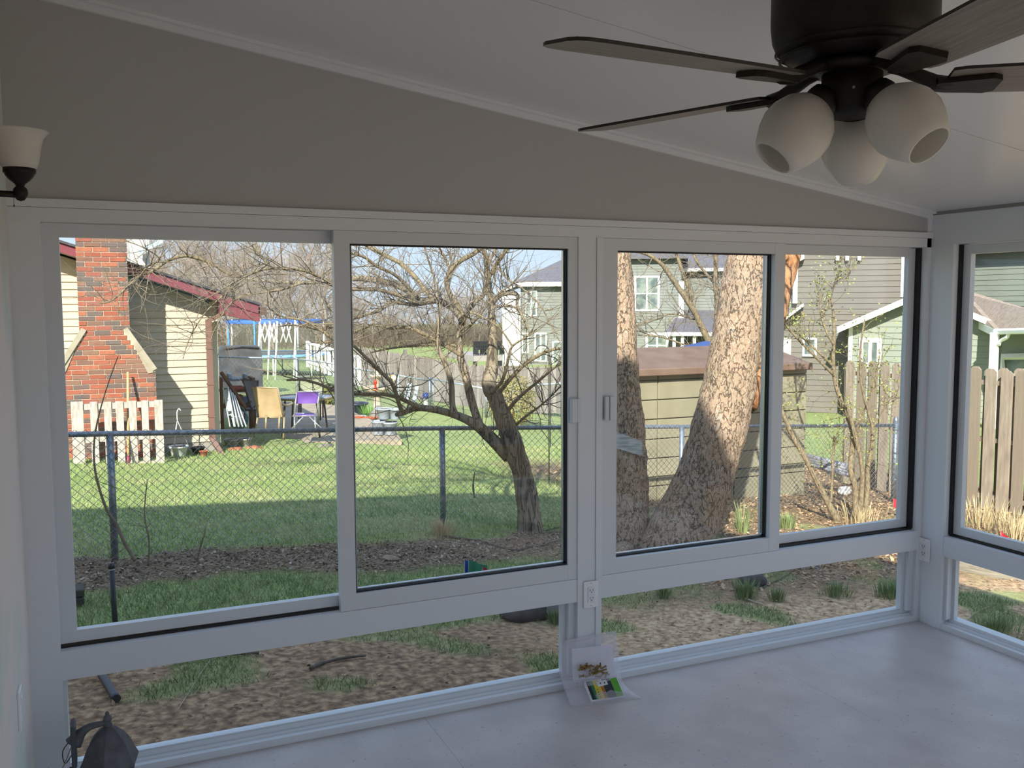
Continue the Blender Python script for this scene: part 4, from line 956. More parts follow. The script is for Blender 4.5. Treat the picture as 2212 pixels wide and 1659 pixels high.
def window(parent, x0, x1, z0, z1, y, tw=.09, mull=True, rail=True, nm='window'):
    w_ = B(parent, nm, x0, x1, y - .05, y + .02, z0, z1, pane_m)
    o_ = parent.location
    m = MB().box(x0 - tw, x0, y - .07, y, z0 - tw, z1 + tw).box(x1, x1 + tw, y - .07, y, z0 - tw, z1 + tw).box(x0, x1, y - .07, y, z1, z1 + tw).box(x0, x1, y - .075, y, z0 - tw, z0)
    if mull: m.box((x0 + x1) / 2 - .04, (x0 + x1) / 2 + .04, y - .065, y, z0, z1)
    if rail: m.box(x0, x1, y - .062, y, (z0 + z1) / 2 - .025, (z0 + z1) / 2 + .025)
    obj('casing', m, trim_w, w_, o_)
    return w_

# ---------------------------------------------------------------- beige house with the brick chimney
YW, YC = 11.55, 10.72          # wall plane, chimney face
def W(px, py, y=YW): return on(px, py, 1, y)
xr = W(472, 800).x; zg_ = W(420, 962).z
rake = lambda px: None
ra, rb_ = W(130, 545, 11.1), W(470, 650, 11.1)
sl_ = (rb_.z - ra.z) / (rb_.x - ra.x)
def roofz(x): return ra.z + sl_ * (x - ra.x) if x > -9 else ra.z + sl_ * (-9 - ra.x) - abs(sl_) * (-9 - x)
bh = thing('house', 'beige sided house with a red brick chimney and maroon fascia', 'house', (-5, YW, zg_))
beige = M('beige_vinyl', '#c6b8a4', .6, '#bbac98', 1.5, stretch=(1, 1, 12))
B(bh, 'wall_core', -14, xr - .03, YW + .02, YW + 8, zg_ - .5, roofz(xr) - .1, M('wall_core', '#8f8678', .8))
obj('gable_core', MB().prism([(-14, roofz(xr) - .12), (xr - .03, roofz(xr) - .12), (xr - .03, roofz(xr)), (-9, roofz(-9) - .05), (-14, roofz(-14) - .05)], 7.9, TR(0, YW + .03, 0)), MATS['wall_core'], bh, bh.location)
lap(bh, -8, xr - .11, zg_ + .05, roofz(-8.0) - .05, YW, .1065, beige, lambda x: roofz(x) - .03)
B(bh, 'corner_board', xr - .11, xr, YW - .03, YW + .09, zg_ + .02, roofz(xr), M('cream_trim', '#d8ccb4', .6))
B(bh, 'foundation', -14, xr - .02, YW - .005, YW + .02, zg_ - .6, zg_ + .05, M('foundation_block', '#9b948a', .9))
maroon = M('maroon_fascia', '#7d3a45', .5)
roof_d = M('dark_shingles', '#3c3a3d', .85, '#55525a', 14, .3)
def slope_slab(x0, x1, y0, y1, dz0, dz1):
    m = MB(); m.add([(x0, y0, roofz(x0) + dz0), (x1, y0, roofz(x1) + dz0), (x1, y1, roofz(x1) + dz0), (x0, y1, roofz(x0) + dz0), (x0, y0, roofz(x0) + dz1), (x1, y0, roofz(x1) + dz1), (x1, y1, roofz(x1) + dz1), (x0, y1, roofz(x0) + dz1)], [(0, 3, 2, 1), (4, 5, 6, 7), (0, 1, 5, 4), (1, 2, 6, 5), (2, 3, 7, 6), (3, 0, 4, 7)]); return m
xe = W(560, 640, 11.1).x
obj('rake_fascia', slope_slab(-9, xe, 11.08, 11.11, .0, .13), maroon, bh, bh.location)
obj('soffit', slope_slab(-9, xe, 11.1, YW + .02, .0, .02), M('soffit_tan', '#8d8272', .7), bh, bh.location)
obj('roof', slope_slab(-9, xe + .02, 11.04, 20, .135, .17), roof_d, bh, bh.location)
obj('roof', MB().add([(-14, 11.04, roofz(-14) + .13), (-9, 11.04, roofz(-9) + .13), (-9, 20, roofz(-9) + .13), (-14, 20, roofz(-14) + .13), (-14, 11.04, roofz(-14) + .17), (-9, 11.04, roofz(-9) + .17), (-9, 20, roofz(-9) + .17), (-14, 20, roofz(-14) + .17)], [(0, 3, 2, 1), (4, 5, 6, 7), (0, 1, 5, 4), (1, 2, 6, 5), (2, 3, 7, 6), (3, 0, 4, 7)]), roof_d, bh, bh.location)
ze = roofz(xe)
obj('eave_box', MB().prism([(xr, ze - .0), (xe, ze - .12), (xe, ze + .12), (xr, roofz(xr) + .1)], .45, TR(0, 11.1, 0)), maroon, bh, bh.location)
obj('gutter', MB().box(xe - .02, xe + .1, 11.08, 20, ze - .02, ze + .1), M('brown_gutter', '#5d463c', .5), bh, bh.location)
brown = M('brown_downspout', '#7a5a50', .5)
dx0 = W(447, 800, YW - .12).x; dx1 = W(460, 800, YW - .12).x
zt0 = W(455, 690, YW - .12).z; zb0 = W(460, 950, YW - .12).z
ds = obj('downspout', MB().box(dx0, dx1, YW - .17, YW - .1, zb0, zt0).tube([((dx0 + dx1) / 2, YW - .135, zb0 + .02), ((dx0 + dx1) / 2 + .12, YW - .3, zb0 - .22), ((dx0 + dx1) / 2 + .16, YW - .36, zb0 - .26)], .05, 4, smooth=False).tube([((dx0 + dx1) / 2, YW - .135, zt0 - .02), ((dx0 + dx1) / 2 + .22, YW - .2, zt0 + .09), (xe, YW - .25, ze + .03)], .045, 4, smooth=False), brown, bh, bh.location)
for zz in (zt0 - .45, zt0 - 1.0, zt0 - 1.5): obj('bracket', MB().box(dx0 - .01, dx1 + .01, YW - .178, YW - .1, zz, zz + .025), brown, ds, bh.location)
# upper storey glimpsed above the roof
B(bh, 'dormer', W(282, 600, 14).x, W(325, 600, 14).x, 14, 17, roofz(-3) - .6, W(300, 490, 14).z, M('dormer_white', '#d9d4ca', .6))
dq = [W(300, 538, 13.8), W(352, 512, 13.8), W(352, 524, 13.8), W(300, 552, 13.8)]
obj('dormer_fascia', MB().prism([(p.x, p.z) for p in dq], .1, TR(0, 13.8, 0)), M('pale_blue_fascia', '#b9d3dd', .5), bh, bh.location)
# chimney: mortar core, bricks one by one, sloped stone shoulders
c0, c1 = W(166, 600, YC).x, W(276, 600, YC).x
b0, b1 = W(143, 830, YC).x, W(337, 830, YC).x
zs1 = W(281, 716, YC).z; zs0 = W(337, 797, YC).z; zc0 = zg_ - .35; zc1 = W(220, 470, YC).z
b0 = c0 - (b1 - c1)
mort = M('mortar', '#c9b9a4', .9)
brick_m = M('brick', '#a4553c', .85, '#8a5240', 18, .25, rnd=['#a35c46', '#98533f', '#ab674d', '#7d5e50', '#99594a', '#625b58', '#a15e49', '#8a6857', '#9b553f', '#6b5f5b'], lo=.45, hi=.9)
ch = obj('chimney', MB().prism([(b0, zc0), (b1, zc0), (b1, zs0), (c1, zs1), (c1, zc1), (c0, zc1), (c0, zs1), (b0, zs0)], YW - YC - .02, TR(0, YC + .008, 0)), mort, bh, bh.location)
bw, bhh, crs = .2, .0555, .0677
z = zc0; row = 0; rb2 = random.Random(9); bcount = 0; extra = MB()
while z < zc1 - .06:
    if z + crs <= zs0: xa, xb = b0, b1
    elif z < zs1:
        f = (z + crs * .5 - zs0) / (zs1 - zs0); f = min(1, max(0, f)); ins = (b1 - c1) * f + .09; xa, xb = b0 + ins, b1 - ins
    else: xa, xb = c0, c1
    x = xa - (0 if row % 2 == 0 else .105)
    while x < xb - .03:
        a, b = max(x, xa), min(x + bw, xb)
        if b - a > .03:
            pr_ = YC - rb2.uniform(.0, .004)
            m = MB().box(a - bh.location.x, b - bh.location.x, pr_ - bh.location.y, pr_ + .06 - bh.location.y, z - bh.location.z, z + bhh - bh.location.z)
            # z below ~ -.7 is hidden by the lawn edge; keep every visible brick its own piece
            if z > zg_ - .1 and bcount < 300: obj('brick', m, brick_m, ch); bcount += 1
            else: extra.add([Vector(v) for v in m.v], m.f)
        x += bw + .0105
    # right flank
    if z > zs1 or z + crs <= zs0:
        yy = YC + .0 - (0 if row % 2 else .1)
        while yy < YW - .05:
            a, b = max(yy, YC + .002), min(yy + bw, YW - .02)
            if b - a > .03: extra.box(xb - .05 - bh.location.x, xb + .003 - bh.location.x, a - bh.location.y, b - bh.location.y, z - bh.location.z, z + bhh - bh.location.z)
            yy += bw + .0105
    z += crs; row += 1
obj('flank_bricks', extra, brick_m, ch, kind='stuff')
cap_m = M('limestone_cap', '#b5aa98', .85, '#a0937f', 5)
for s, xa, xb in ((1, c1, b1), (-1, c0, b0)):
    obj('shoulder_cap', MB().slab([(xa - s * .03, YC - .03, zs1 + .06), (xb + s * .02, YC - .03, zs0 + .01), (xb + s * .02, YW - .03, zs0 + .01), (xa - s * .03, YW - .03, zs1 + .06)], .07), cap_m, ch, bh.location)
    obj('shoulder_face', MB().prism([(xa, zs1 + .02), (xb, zs0 - .04), (xb - s * .1, zs0 - .06), (xa, zs1 - .1)], .05, TR(0, YC - .012, 0)), cap_m, ch, bh.location)

# pallet leaning on the chimney, rake, pots
YP = 10.25
pl = thing('pallet', 'white painted wooden pallet standing against the brick chimney', 'pallet', tuple(W(250, 1008, YP)))
pw_m = M('white_washed_wood', '#c9bfb6', .85, '#a89c92', 8, .3, stretch=(4, 4, 1))
for (xa, xb, zt_, zb_2) in ((154, 180, 868, 1018), (195, 211, 868, 1010), (225, 241, 868, 1010), (251, 267, 867, 1010), (279, 295, 866, 1008), (306, 321, 865, 1008), (334, 352, 864, 1008)):
    a, b = W(xa, 900, YP), W(xb, 900, YP); obj('slat', MB().box(a.x, b.x, YP - .012, YP + .008, W(xa, zb_2, YP).z, W(xa, zt_, YP).z), pw_m, pl, pl.location)
for py0, py1 in ((870, 882), (940, 952), (1000, 1012)):
    a, b = W(156, py0, YP + .05), W(352, py0, YP + .05); obj('stringer', MB().box(a.x, b.x, YP + .009, YP + .09, W(250, py1, YP + .05).z, W(250, py0, YP + .05).z), pw_m, pl, pl.location)
ra_ = thing('garden_rake', 'garden rake with a long wooden handle leaning on the chimney', 'rake', tuple(W(277, 1000, YP - .1)))
ht, hb = W(276, 804, YC - .1), W(277, 985, YP - .12)
obj('handle', MB().tube([ht, hb], .017, 8), M('ash_handle', '#c4a878', .6), ra_, ra_.location)
obj('grip', MB().tube([hb, hb + (hb - ht).normalized() * .1], .02, 8), M('pink_grip', '#8d3d55', .6), ra_, ra_.location)
e_ = hb + (hb - ht).normalized() * .12
obj('head', MB().tube([e_ - Vector((.07, 0, .02)), e_, e_ + Vector((.07, 0, -.02))], .008, 6).tube([e_ - Vector((.07, 0, .02)), e_ - Vector((.08, .05, .06))], .006, 5).tube([e_ + Vector((.07, 0, -.02)), e_ + Vector((.08, -.05, -.06))], .006, 5), MATS['pink_grip'], ra_, ra_.location)
def pot(name, label, cat, p, r_, h, mat, soil='#4a3a2c', hook=False, group=None):
    t = thing(name, label, cat, tuple(p), group=group)
    obj('bowl', MB().lathe([(0, 0), (r_ * .68, 0), (r_ * .72, h * .05), (r_ * .95, h * .85), (r_ * 1.05, h * .87), (r_ * 1.07, h), (r_ * .95, h), (r_ * .9, h * .9)], 20), mat, t)
    obj('soil', MB().lathe([(0, h * .88), (r_ * .92, h * .86)], 16), M('soil_' + soil[1:], soil, .95), t)
    if hook:
        for k in range(3):
            a = k * 2.1; obj('hanger', MB().tube([(r_ * math.cos(a), r_ * math.sin(a), h), (0, 0, h + .38)], .004, 5), trim_w, t)
        obj('hook', MB().tube(spline([(0, 0, h + .37), (0, 0, h + .5), (.03, 0, h + .55), (.05, 0, h + .52)], 4), .008, 6), trim_w, t)
    return t
hp = W(386, 990, 11.0); pot('hanging_pot', 'white hanging pot with a hook standing by the beige house', 'flower pot', (hp.x, 11.0, T(hp.x, 11.0)), .14, .15, trim_w, hook=True)
hp = W(428, 985, 11.1); pot('flower_pot', 'dark overturned pot under the downspout', 'flower pot', (hp.x, 11.1, T(hp.x, 11.1)), .1, .12, M('black_pot', '#26221f', .6))
hp = W(440, 985, 10.95); pot('flower_pot', 'small orange clay pot beside the downspout', 'flower pot', (hp.x, 10.95, T(hp.x, 10.95)), .06, .08, M('terracotta', '#b5603f', .8))
hp = W(512, 975, 12.2)
# ---------------------------------------------------------------- patio with table and chairs
patio_m = M('patio_concrete', '#a99a86', .85, '#978875', 4)
PZ = T(0, 13.5) + .04
pc = [gnd(470, 962), gnd(870, 940), gnd(770, 880), gnd(520, 880)]
single('patio', MB().slab([on(px_, py_, 2, PZ) for px_, py_ in ((474, 960), (868, 950), (850, 925), (775, 895), (735, 876), (640, 868), (500, 868), (474, 900))], .12), patio_m, 'tan concrete patio behind the beige house', 'patio', (0, 0, 0))
for i, (px, py) in enumerate(((505, 972), (545, 968), (700, 952))):
    p = W(px, py, 11.95 + i * .1)
    rock('edging_brick', ('red edging brick by the downspout end of the patio', 'second red edging brick along the patio edge', 'pale edging stone along the patio edge')[i], 'brick', Vector((p.x, 11.75 + i * .15, T(p.x, 11.75))), .09, brick_m if i < 2 else stone, i, (1.6, .7, .5))
def px2(px, py, d): return at(px, py, d)
def tubes(parent, name, segs, r_, mat): 
    m = MB()
    for s in segs: m.tube(s, r_, 7)
    return obj(name, m, mat, parent, parent.location)
def chair_from(label, d, backc, seatc, legs, frame, fabric, arms=None, fw=.012, name='patio_chair'):
    """chair laid out from photo corners: backc = TL,TR,BR,BL pixels of the back, seatc = the four seat corners"""
    p0 = at(*legs[0][1], d); t = thing(name, label, 'chair', (p0.x, p0.y, PZ)); l = t.location
    bq = [at(x, y, d + e) for (x, y, e) in backc]; sq = [at(x, y, d + e) for (x, y, e) in seatc]
    m = MB(); N = 8; vs = []
    nn = (bq[1] - bq[0]).cross(bq[3] - bq[0]).normalized()
    for off in (.006, -.006):
        for j in range(N + 1):
            for k in range(N + 1):
                u, v = k / N, j / N; p = bq[0].lerp(bq[1], u).lerp(bq[3].lerp(bq[2], u), v); vs.append(p + nn * (off + .025 * math.sin(PI * u) * math.sin(PI * v)))
    q_ = (N + 1) ** 2
    m.add(vs, [(o2 + j * (N + 1) + k, o2 + j * (N + 1) + k + 1, o2 + (j + 1) * (N + 1) + k + 1, o2 + (j + 1) * (N + 1) + k) for o2 in (0, q_) for j in range(N) for k in range(N)], True)
    obj('backrest', m, fabric, t, l)
    obj('seat', MB().slab(sq, .015), fabric, t, l)
    tubes(t, 'back_frame', [[bq[3], bq[0], bq[1], bq[2]]], fw, frame)
    tubes(t, 'seat_frame', [[sq[0], sq[1], sq[2], sq[3], sq[0]]], fw, frame)
    for a, b, e0, e1 in [(a, b, 0, 0) if len(x) == 2 else x for x in legs for a, b in [x[:2]]]:
        tp = at(*a, d); bt_ = at(*b, d); tubes(t, 'leg', [[tp, bt_]], fw, frame)
    for ar in arms or []:
        tubes(t, 'armrest', [spline([at(x, y, d + e) for x, y, e in ar], 4)], fw * 1.1, frame)
    return t
tan_f = M('tan_sling', '#b29a74', .7, '#a38b66', 6); tanfr = M('tan_frame', '#a89678', .45, metal=.3)
dark_f = M('dark_grey_sling', '#5a5a60', .7); darkfr = M('dark_frame', '#3b3b3e', .45, metal=.3)
pur_f = M('purple_sling', '#6a44a0', .6); silver = M('silver_frame', '#c6c6cc', .3, metal=.7)
green_f = M('grey_green_sling', '#8f9478', .7)
chair_from('tan sling patio chair seen from behind next to the purple chair', 15.6, ((545, 836, 0), (600, 838, 0), (612, 900, .1), (559, 900, .1)), ((556, 902, .1), (614, 902, .1), (606, 893, .6), (560, 893, .6)), [((556, 902), (549, 944)), ((614, 902), (612, 952)), ((604, 896), (602, 935)), ((575, 896), (574, 930))], tanfr, tan_f, [[(604, 870, .05), (620, 876, .3), (632, 871, .5)]], .018)
chair_from('purple folding chair with a silver frame at the patio table', 15.4, ((641, 846, 0), (690, 845, 0), (688, 871, .05), (637, 872, .05)), ((633, 899, 0), (685, 898, 0), (678, 893, .45), (638, 893, .45)), [((641, 846), (636, 899)), ((690, 845), (683, 899)), ((636, 900), (637, 940)), ((680, 900), (682, 945)), ((655, 900), (630, 926)), ((668, 900), (697, 928))], silver, pur_f, None, .012)
chair_from('dark grey sling patio chair beside the tan chair', 16.4, ((524, 822, 0), (558, 822, .2), (556, 868, .3), (543, 884, 0)), ((528, 886, 0), (552, 886, 0), (552, 880, .5), (530, 880, .5)), [((545, 880), (541, 920)), ((530, 886), (527, 915)), ((552, 884), (552, 918)), ((557, 822), (556, 880))], darkfr, dark_f, [[(542, 868, 0), (534, 872, .2), (528, 886, .4)]], .016)
chair_from('grey green sling chair on the far side of the patio table', 18.5, ((648, 817, 0), (699, 816, 0), (697, 852, 0), (647, 852, 0)), ((648, 862, -.1), (697, 862, -.1), (697, 866, -.6), (648, 866, -.6)), [((647, 852), (645, 905)), ((697, 852), (698, 902)), ((650, 866), (650, 908)), ((692, 866), (692, 908))], darkfr, green_f, None, .016)
tc_ = at(658, 858, 16.9); tb_ = thing('patio_table', 'oval glass topped patio table with dark legs', 'table', (tc_.x, tc_.y, PZ))
zt_ = at(658, 856, 16.9).z - PZ
m = MB().lathe([(0, zt_), (1, zt_), (1.02, zt_ - .015), (1, zt_ - .03), (0, zt_ - .03)], 36, Matrix.Diagonal((.52, .52, 1, 1))); obj('table_top', m, M('blue_glass_top', '#9aa3b8', .12), tb_)
obj('rim', MB().lathe([(.985, zt_ + .004), (1.03, zt_ + .004), (1.03, zt_ - .035), (.985, zt_ - .035)], 36, Matrix.Diagonal((.53, .53, 1, 1))), MATS['tan_frame'], tb_)
for k in range(4):
    a = R(20 + 90 * k); obj('leg', MB().tube([(.4 * math.cos(a), .4 * math.sin(a), zt_ - .02), (.48 * math.cos(a), .48 * math.sin(a), 0)], .018, 8), MATS['dark_frame'], tb_)
# folded lawn chairs leaning on the house corner
for i in range(4):
    a = at(482 + i * 6, 838 + i * 5, 14.6 + .1 * i); b = at(497 + i * 9, 922, 14.4 + .08 * i); a2 = at(492 + i * 5, 836 + i * 6, 14.6 + .1 * i); b2 = at(508 + i * 8, 922, 14.4 + .08 * i)
    fcm = M('aged_white_frame', '#c4c7ca', .5)
    t = thing('folded_chair', ('white folded lawn chair nearest the house corner', 'second white folded lawn chair from the house corner', 'third white folded lawn chair from the house corner', 'outermost white folded lawn chair leaning by the house corner')[i], 'chair', tuple(b), group='folded lawn chairs')
    tubes(t, 'frame', [[b, a, a2, b2]], .012, fcm); tubes(t, 'cross_bar', [[a.lerp(b, .3), a2.lerp(b2, .3)], [a.lerp(b, .7), a2.lerp(b2, .7)]], .01, fcm)
    obj('webbing', MB().slab([a.lerp(b, .05), a2.lerp(b2, .05), a2.lerp(b2, .6), a.lerp(b, .6)], .008), M('pale_webbing', '#a9adb0', .7), t, t.location)
# clutter rack behind the chairs
rk = at(520, 850, 17.2); rack = thing('storage_rack', 'cluttered wooden rack with boxes and cans behind the patio chairs', 'rack', (rk.x, rk.y, PZ)); l = rack.location
wd = M('brown_wood', '#7a5236', .8, '#5d3c27', 6)
for px in (478, 548):
    p = at(px, 850, 17.2); obj('upright', MB().box(p.x - .03, p.x + .03, p.y - .03, p.y + .5, PZ, at(px, 816, 17.2).z), wd, rack, l)
for py, mm in ((822, M('blue_grey_shelf', '#7f8794', .6)), (846, wd), (880, wd)):
    a, b = at(476, py, 17.2), at(550, py, 17.2); obj('shelf', MB().box(a.x, b.x, a.y - .05, a.y + .5, a.z - .02, a.z + .02), mm, rack, l)
def clutter(name, label, px, py, w_, h, mat, cat, d=17.2):
    p = at(px, py, d); m = MB().bbox(-w_ / 2, w_ / 2, .05, .3, 0, h, .015); return single(name, m, mat, label, cat, (p.x, p.y, p.z + .021))
clutter('storage_box', 'brown box on the lower shelf of the patio rack', 508, 880, .32, .2, M('cardboard', '#8a6040', .8), 'box')
clutter('storage_box', 'red and white box on the middle shelf of the patio rack', 515, 846, .22, .07, M('red_box', '#b04a44', .6), 'box')
clutter('storage_bin', 'blue plastic bin at the right of the patio rack', 538, 880, .22, .16, M('blue_bin', '#48668e', .5), 'bin')
clutter('paint_can', 'grey can on the top shelf of the patio rack', 532, 822, .07, .1, M('grey_can', '#8b9aa0', .4, metal=.5), 'can')
clutter('paint_can', 'pale can on the top shelf left of the grey can', 498, 822, .08, .1, M('pale_can', '#b8bcc4', .4, metal=.3), 'can')
lp_ = [at(478, 805, 16.6), at(530, 880, 16.2)]
single('lumber', MB().tube([lp_[0], lp_[1]], .035, 4, smooth=False), wd, 'brown plank leaning diagonally on the patio rack', 'plank', tuple(lp_[1]), org=lp_[1])
hs_ = MB(); cc = at(515, 905, 15.9)
for k in range(4): hs_.tube([cc + Vector((.16 * math.cos(a * .35) * (1 - .08 * k), .1 * math.sin(a * .35), .16 * math.sin(a * .35) + .02 * k)) for a in range(19)], .012, 6)
single('garden_hose', hs_, M('teal_hose', '#3c6a68', .5), 'coiled green garden hose beside the folded chairs', 'hose', tuple(cc), org=cc)
for i, (px, py) in enumerate(((500, 948), (528, 950))):
    p = W(px, py, 12.3); pot('flower_pot', ('grey bucket behind the fence by the house corner', 'second grey bucket behind the fence, nearer the chairs')[i], 'flower pot', (p.x, 12.3, PZ), .12, .2, M('grey_bucket', '#a39d97', .7))

# grey pots, saucers and garden figures right of the patio
gpot = M('grey_glazed_pot', '#a2aab6', .5)
for i, (px, py, r_, h, lab) in enumerate(((818, 935, .13, .26, 'grey planter standing left in the pot group'), (843, 936, .14, .24, 'grey planter standing right in the pot group'), (830, 905, .15, .2, 'grey planter with dry plant stacked on top of the pot group'), (853, 906, .11, .2, 'small grey planter stacked at the right of the pot group'))):
    p = at(px, py, 16.9); pot('planter', lab, 'planter', (p.x, p.y, max(PZ + .01, p.z) if i > 1 else PZ + .01), r_, h, gpot)
for px, py, lab in ((793, 899, 'terracotta pot at the patio edge near the bird bath'), (775, 893, 'small terracotta pot left of the other clay pot'), (806, 897, 'low terracotta pot behind the grey planters')):
    p = at(px, py, 19.5); pot('flower_pot', lab, 'flower pot', (p.x, p.y, T(p.x, p.y) + .03), .1, .14, MATS['terracotta'])
p = at(776, 884, 20); pot('planter', 'small blue grey bowl planter beside the navy planter', 'planter', (p.x, p.y, T(p.x, p.y)), .16, .14, gpot)
p = at(768, 868, 21.5); pot('planter', 'large navy planter behind the bowl planter', 'planter', (p.x, p.y, T(p.x, p.y)), .28, .3, M('navy_pot', '#2d3550', .4))
p = at(815, 880, 20.0); rock('garden_stone', 'rounded upright grey stone beside the grass clump', 'stone', Vector((p.x, p.y, T(p.x, p.y) + .1)), .22, stone, 3.3, (.8, .5, 1.2))
p = gnd(795, 880); gc = MB()
for k in range(260):
    a = rnd.uniform(0, 2 * PI); d = Vector((math.cos(a), math.sin(a), 0)); hh = rnd.uniform(.2, .38); q = d * rnd.uniform(0, .15); tp = q + d * hh * rnd.uniform(.2, .9) + Vector((0, 0, hh)); w_ = d.cross(Vector((0, 0, 1))) * .008
    gc.add([q - w_, q + w_, tp], [(0, 1, 2)])
single('ornamental_grass', gc, M('bright_green_grass', '#6d9a45', .7), 'round bright green grass clump behind the patio pots', 'plant', (at(797, 880, 20.6).x, at(797, 880, 20.6).y, T(at(797, 880, 20.6).x, at(797, 880, 20.6).y)))
bbp = at(815, 870, 20.3); bz = T(bbp.x, bbp.y)
bbth = thing('bird_bath', 'tiered stone bird bath fountain beyond the patio', 'bird bath', (bbp.x, bbp.y, bz)); sand = M('pale_cast_stone', '#cfc3ae', .8, '#b0a48f', 7)
def rel(px, py): return at(px, py, 20.3).z - bz
obj('pedestal', MB().lathe([(0, 0), (.2, 0), (.2, .05), (.1, .1), (.08, rel(815, 858)), (.12, rel(815, 852))], 18), sand, bbth)
obj('lower_bowl', MB().lathe([(.08, rel(815, 855)), (.16, rel(815, 852)), (.27, rel(815, 842)), (.315, rel(815, 835)), (.30, rel(815, 834)), (.22, rel(815, 843)), (0, rel(815, 845))], 28), sand, bbth)
obj('column', MB().lathe([(.05, rel(815, 846)), (.045, rel(815, 830)), (.07, rel(815, 822)), (.1, rel(815, 816)), (.165, rel(815, 812)), (.165, rel(815, 809)), (.05, rel(815, 812)), (.04, rel(815, 805)), (.06, rel(815, 798)), (.03, rel(815, 792)), (0, rel(815, 790))], 20), sand, bbth)
# feeders on shepherd hooks
def hook_pole(label, px, ptop, pbot, d, side=1):
    a = at(px, pbot, d); a.z = T(a.x, a.y); b = at(px, ptop, d); e = Vector((_R.x, _R.y, 0)).normalized() * side
    pts = [a, a.lerp(b, .5), b] + [b + e * (.09 - .09 * math.cos(k * .5)) + Vector((0, 0, .09 * math.sin(k * .5))) for k in range(1, 7)]
    single('shepherd_hook', MB().tube(pts, .008, 6), M('black_iron', '#24241f', .5), label, 'garden hook', tuple(a), org=a); return b, e
b_1, e_1 = hook_pole('thin black garden hook holding the red feeder', 811, 790, 905, 17.5, 1)
hfp = at(811, 832, 17.5); hf = thing('hummingbird_feeder', 'red glass hummingbird feeder hanging from a hook', 'bird feeder', tuple(hfp))
redg = M('red_glass', '#c8331f', .2)
obj('bottle', MB().lathe([(0, .1), (.02, .095), (.03, .07), (.035, .04), (.02, .01), (.018, -.02), (.03, -.05), (.03, -.07), (0, -.075)], 16), redg, hf)
obj('base', MB().lathe([(0, -.07), (.05, -.072), (.055, -.09), (.03, -.1), (0, -.1)], 16), M('orange_plastic', '#d6763a', .4), hf)
obj('hanger', MB().tube([(0, 0, .1), (0, 0, .2)], .003, 5), M('black_iron', '#24241f'), hf)
gp = at(849, 817, 19.5); gb = thing('gourd_birdhouse', 'round yellow and cream gourd birdhouse hanging near the wooden fence', 'birdhouse', tuple(gp))
obj('gourd', MB().lathe([(0, .08), (.04, .07), (.068, .035), (.076, 0), (.068, -.04), (.04, -.07), (0, -.08)], 20), M('gourd_yellow', '#c99f4e', .6, '#e6dcc0', 6, lo=.45, hi=.55), gb)
obj('hanger', MB().tube([(0, 0, .075), (0, 0, .13)], .012, 6), darkfr, gb)
b_2, e_2 = hook_pole('tall black double garden hook right of the small tree', 1189, 775, 910, 17.0, 1)
b_3, e_3 = hook_pole('tall black garden hook with a thin stem left of the double hook', 1186, 760, 1005, 12.0, -1)
# gazing ball
gz = at(920, 872, 24.5); gzt = thing('gazing_ball', 'shiny blue gazing ball on a short white pedestal', 'garden ornament', (gz.x, gz.y, T(gz.x, gz.y)))
zz = at(920, 855, 24.5).z - gzt.location.z
obj('pedestal', MB().lathe([(0, 0), (.09, 0), (.07, .04), (.055, zz * .5), (.07, zz - .08), (.085, zz - .07)], 16), trim_w, gzt)
obj('ball', MB().lathe([(.088 * math.sin(PI * k / 12), zz - .088 * math.cos(PI * k / 12)) for k in range(13)], 24), M('blue_mirror', '#2f4fb8', .12, metal=.6), gzt)
# leaning panels on the wooden fence
for i, (xa, ya, xb, yb, wpx, lab) in enumerate(((886, 828, 878, 868, 12, 'pale window sash leaning on the wooden fence'), (901, 834, 893, 872, 8, 'narrow pale panel leaning next to the window sash'))):
    a, b = at(xa, ya, 25.2), at(xb, yb, 24.7); sd = _R * (wpx * 25 / FPX)
    t = thing('leaning_panel', lab, 'panel', (b.x, b.y, b.z))
    obj('panel', MB().slab([a - sd / 2, a + sd / 2, b + sd / 2, b - sd / 2], .03), M('pale_panel', '#b3bec2', .4), t, t.location)
    obj('muntin', MB().tube([a.lerp(b, .5) - sd / 2, a.lerp(b, .5) + sd / 2], .02, 4, smooth=False), M('panel_bar', '#6c767c', .5), t, t.location)

# ---------------------------------------------------------------- far chain link fence, trampoline, white railing
pfence = [(470, 771, 22.5), (640, 775, 23.5), (735, 787, 22.5), (760, 795, 22), (860, 811, 23.5), (935, 824, 24.5)]
P3 = [at(*q) for q in pfence]
ff = thing('chain_link_fence', 'silver chain link fence at the far side of the patio lawn', 'fence', (P3[2].x, P3[2].y, T(P3[2].x, P3[2].y))); l = ff.location
for a, b in zip(P3[:-1], P3[1:]):
    obj('top_rail', MB().tube([a, b], .022, 8), M('bright_galvanised', '#b7bcc0', .4, metal=.5), ff, l)
    n_, = (0,)
    m = MB(); L_ = (b - a).length; nseg = int(L_ / .1); 
    for k in range(-10, nseg + 1):
        for sg in (1, -1):
            u0, u1 = k * .1, k * .1 + 1.0
            t0_, t1_ = (0, 1) if sg > 0 else (1, 0)
            f0, f1 = max(u0, 0), min(u1, L_)
            if f1 - f0 < .02: continue
            def q3(u):
                v = (u - u0) / 1.0; v = v if sg > 0 else 1 - v; p = a + (b - a) * (u / L_); return Vector((p.x, p.y, T(p.x, p.y) + .02 + (p.z - T(p.x, p.y) - .02) * v))
            m.tube([q3(f0), q3(f1)], .0035, 3, cap=False, smooth=False)
    obj('wire_mesh', m, wire_m, ff, l, kind='stuff')
for q in P3:
    obj('post', MB().tube([(q.x, q.y, T(q.x, q.y)), q + Vector((0, 0, .03))], .03, 8), MATS['bright_galvanised'], ff, l)
gl_ = [at(928, 818, 24.3), at(1050, 840, 22.5), at(1215, 828, 19.5)]
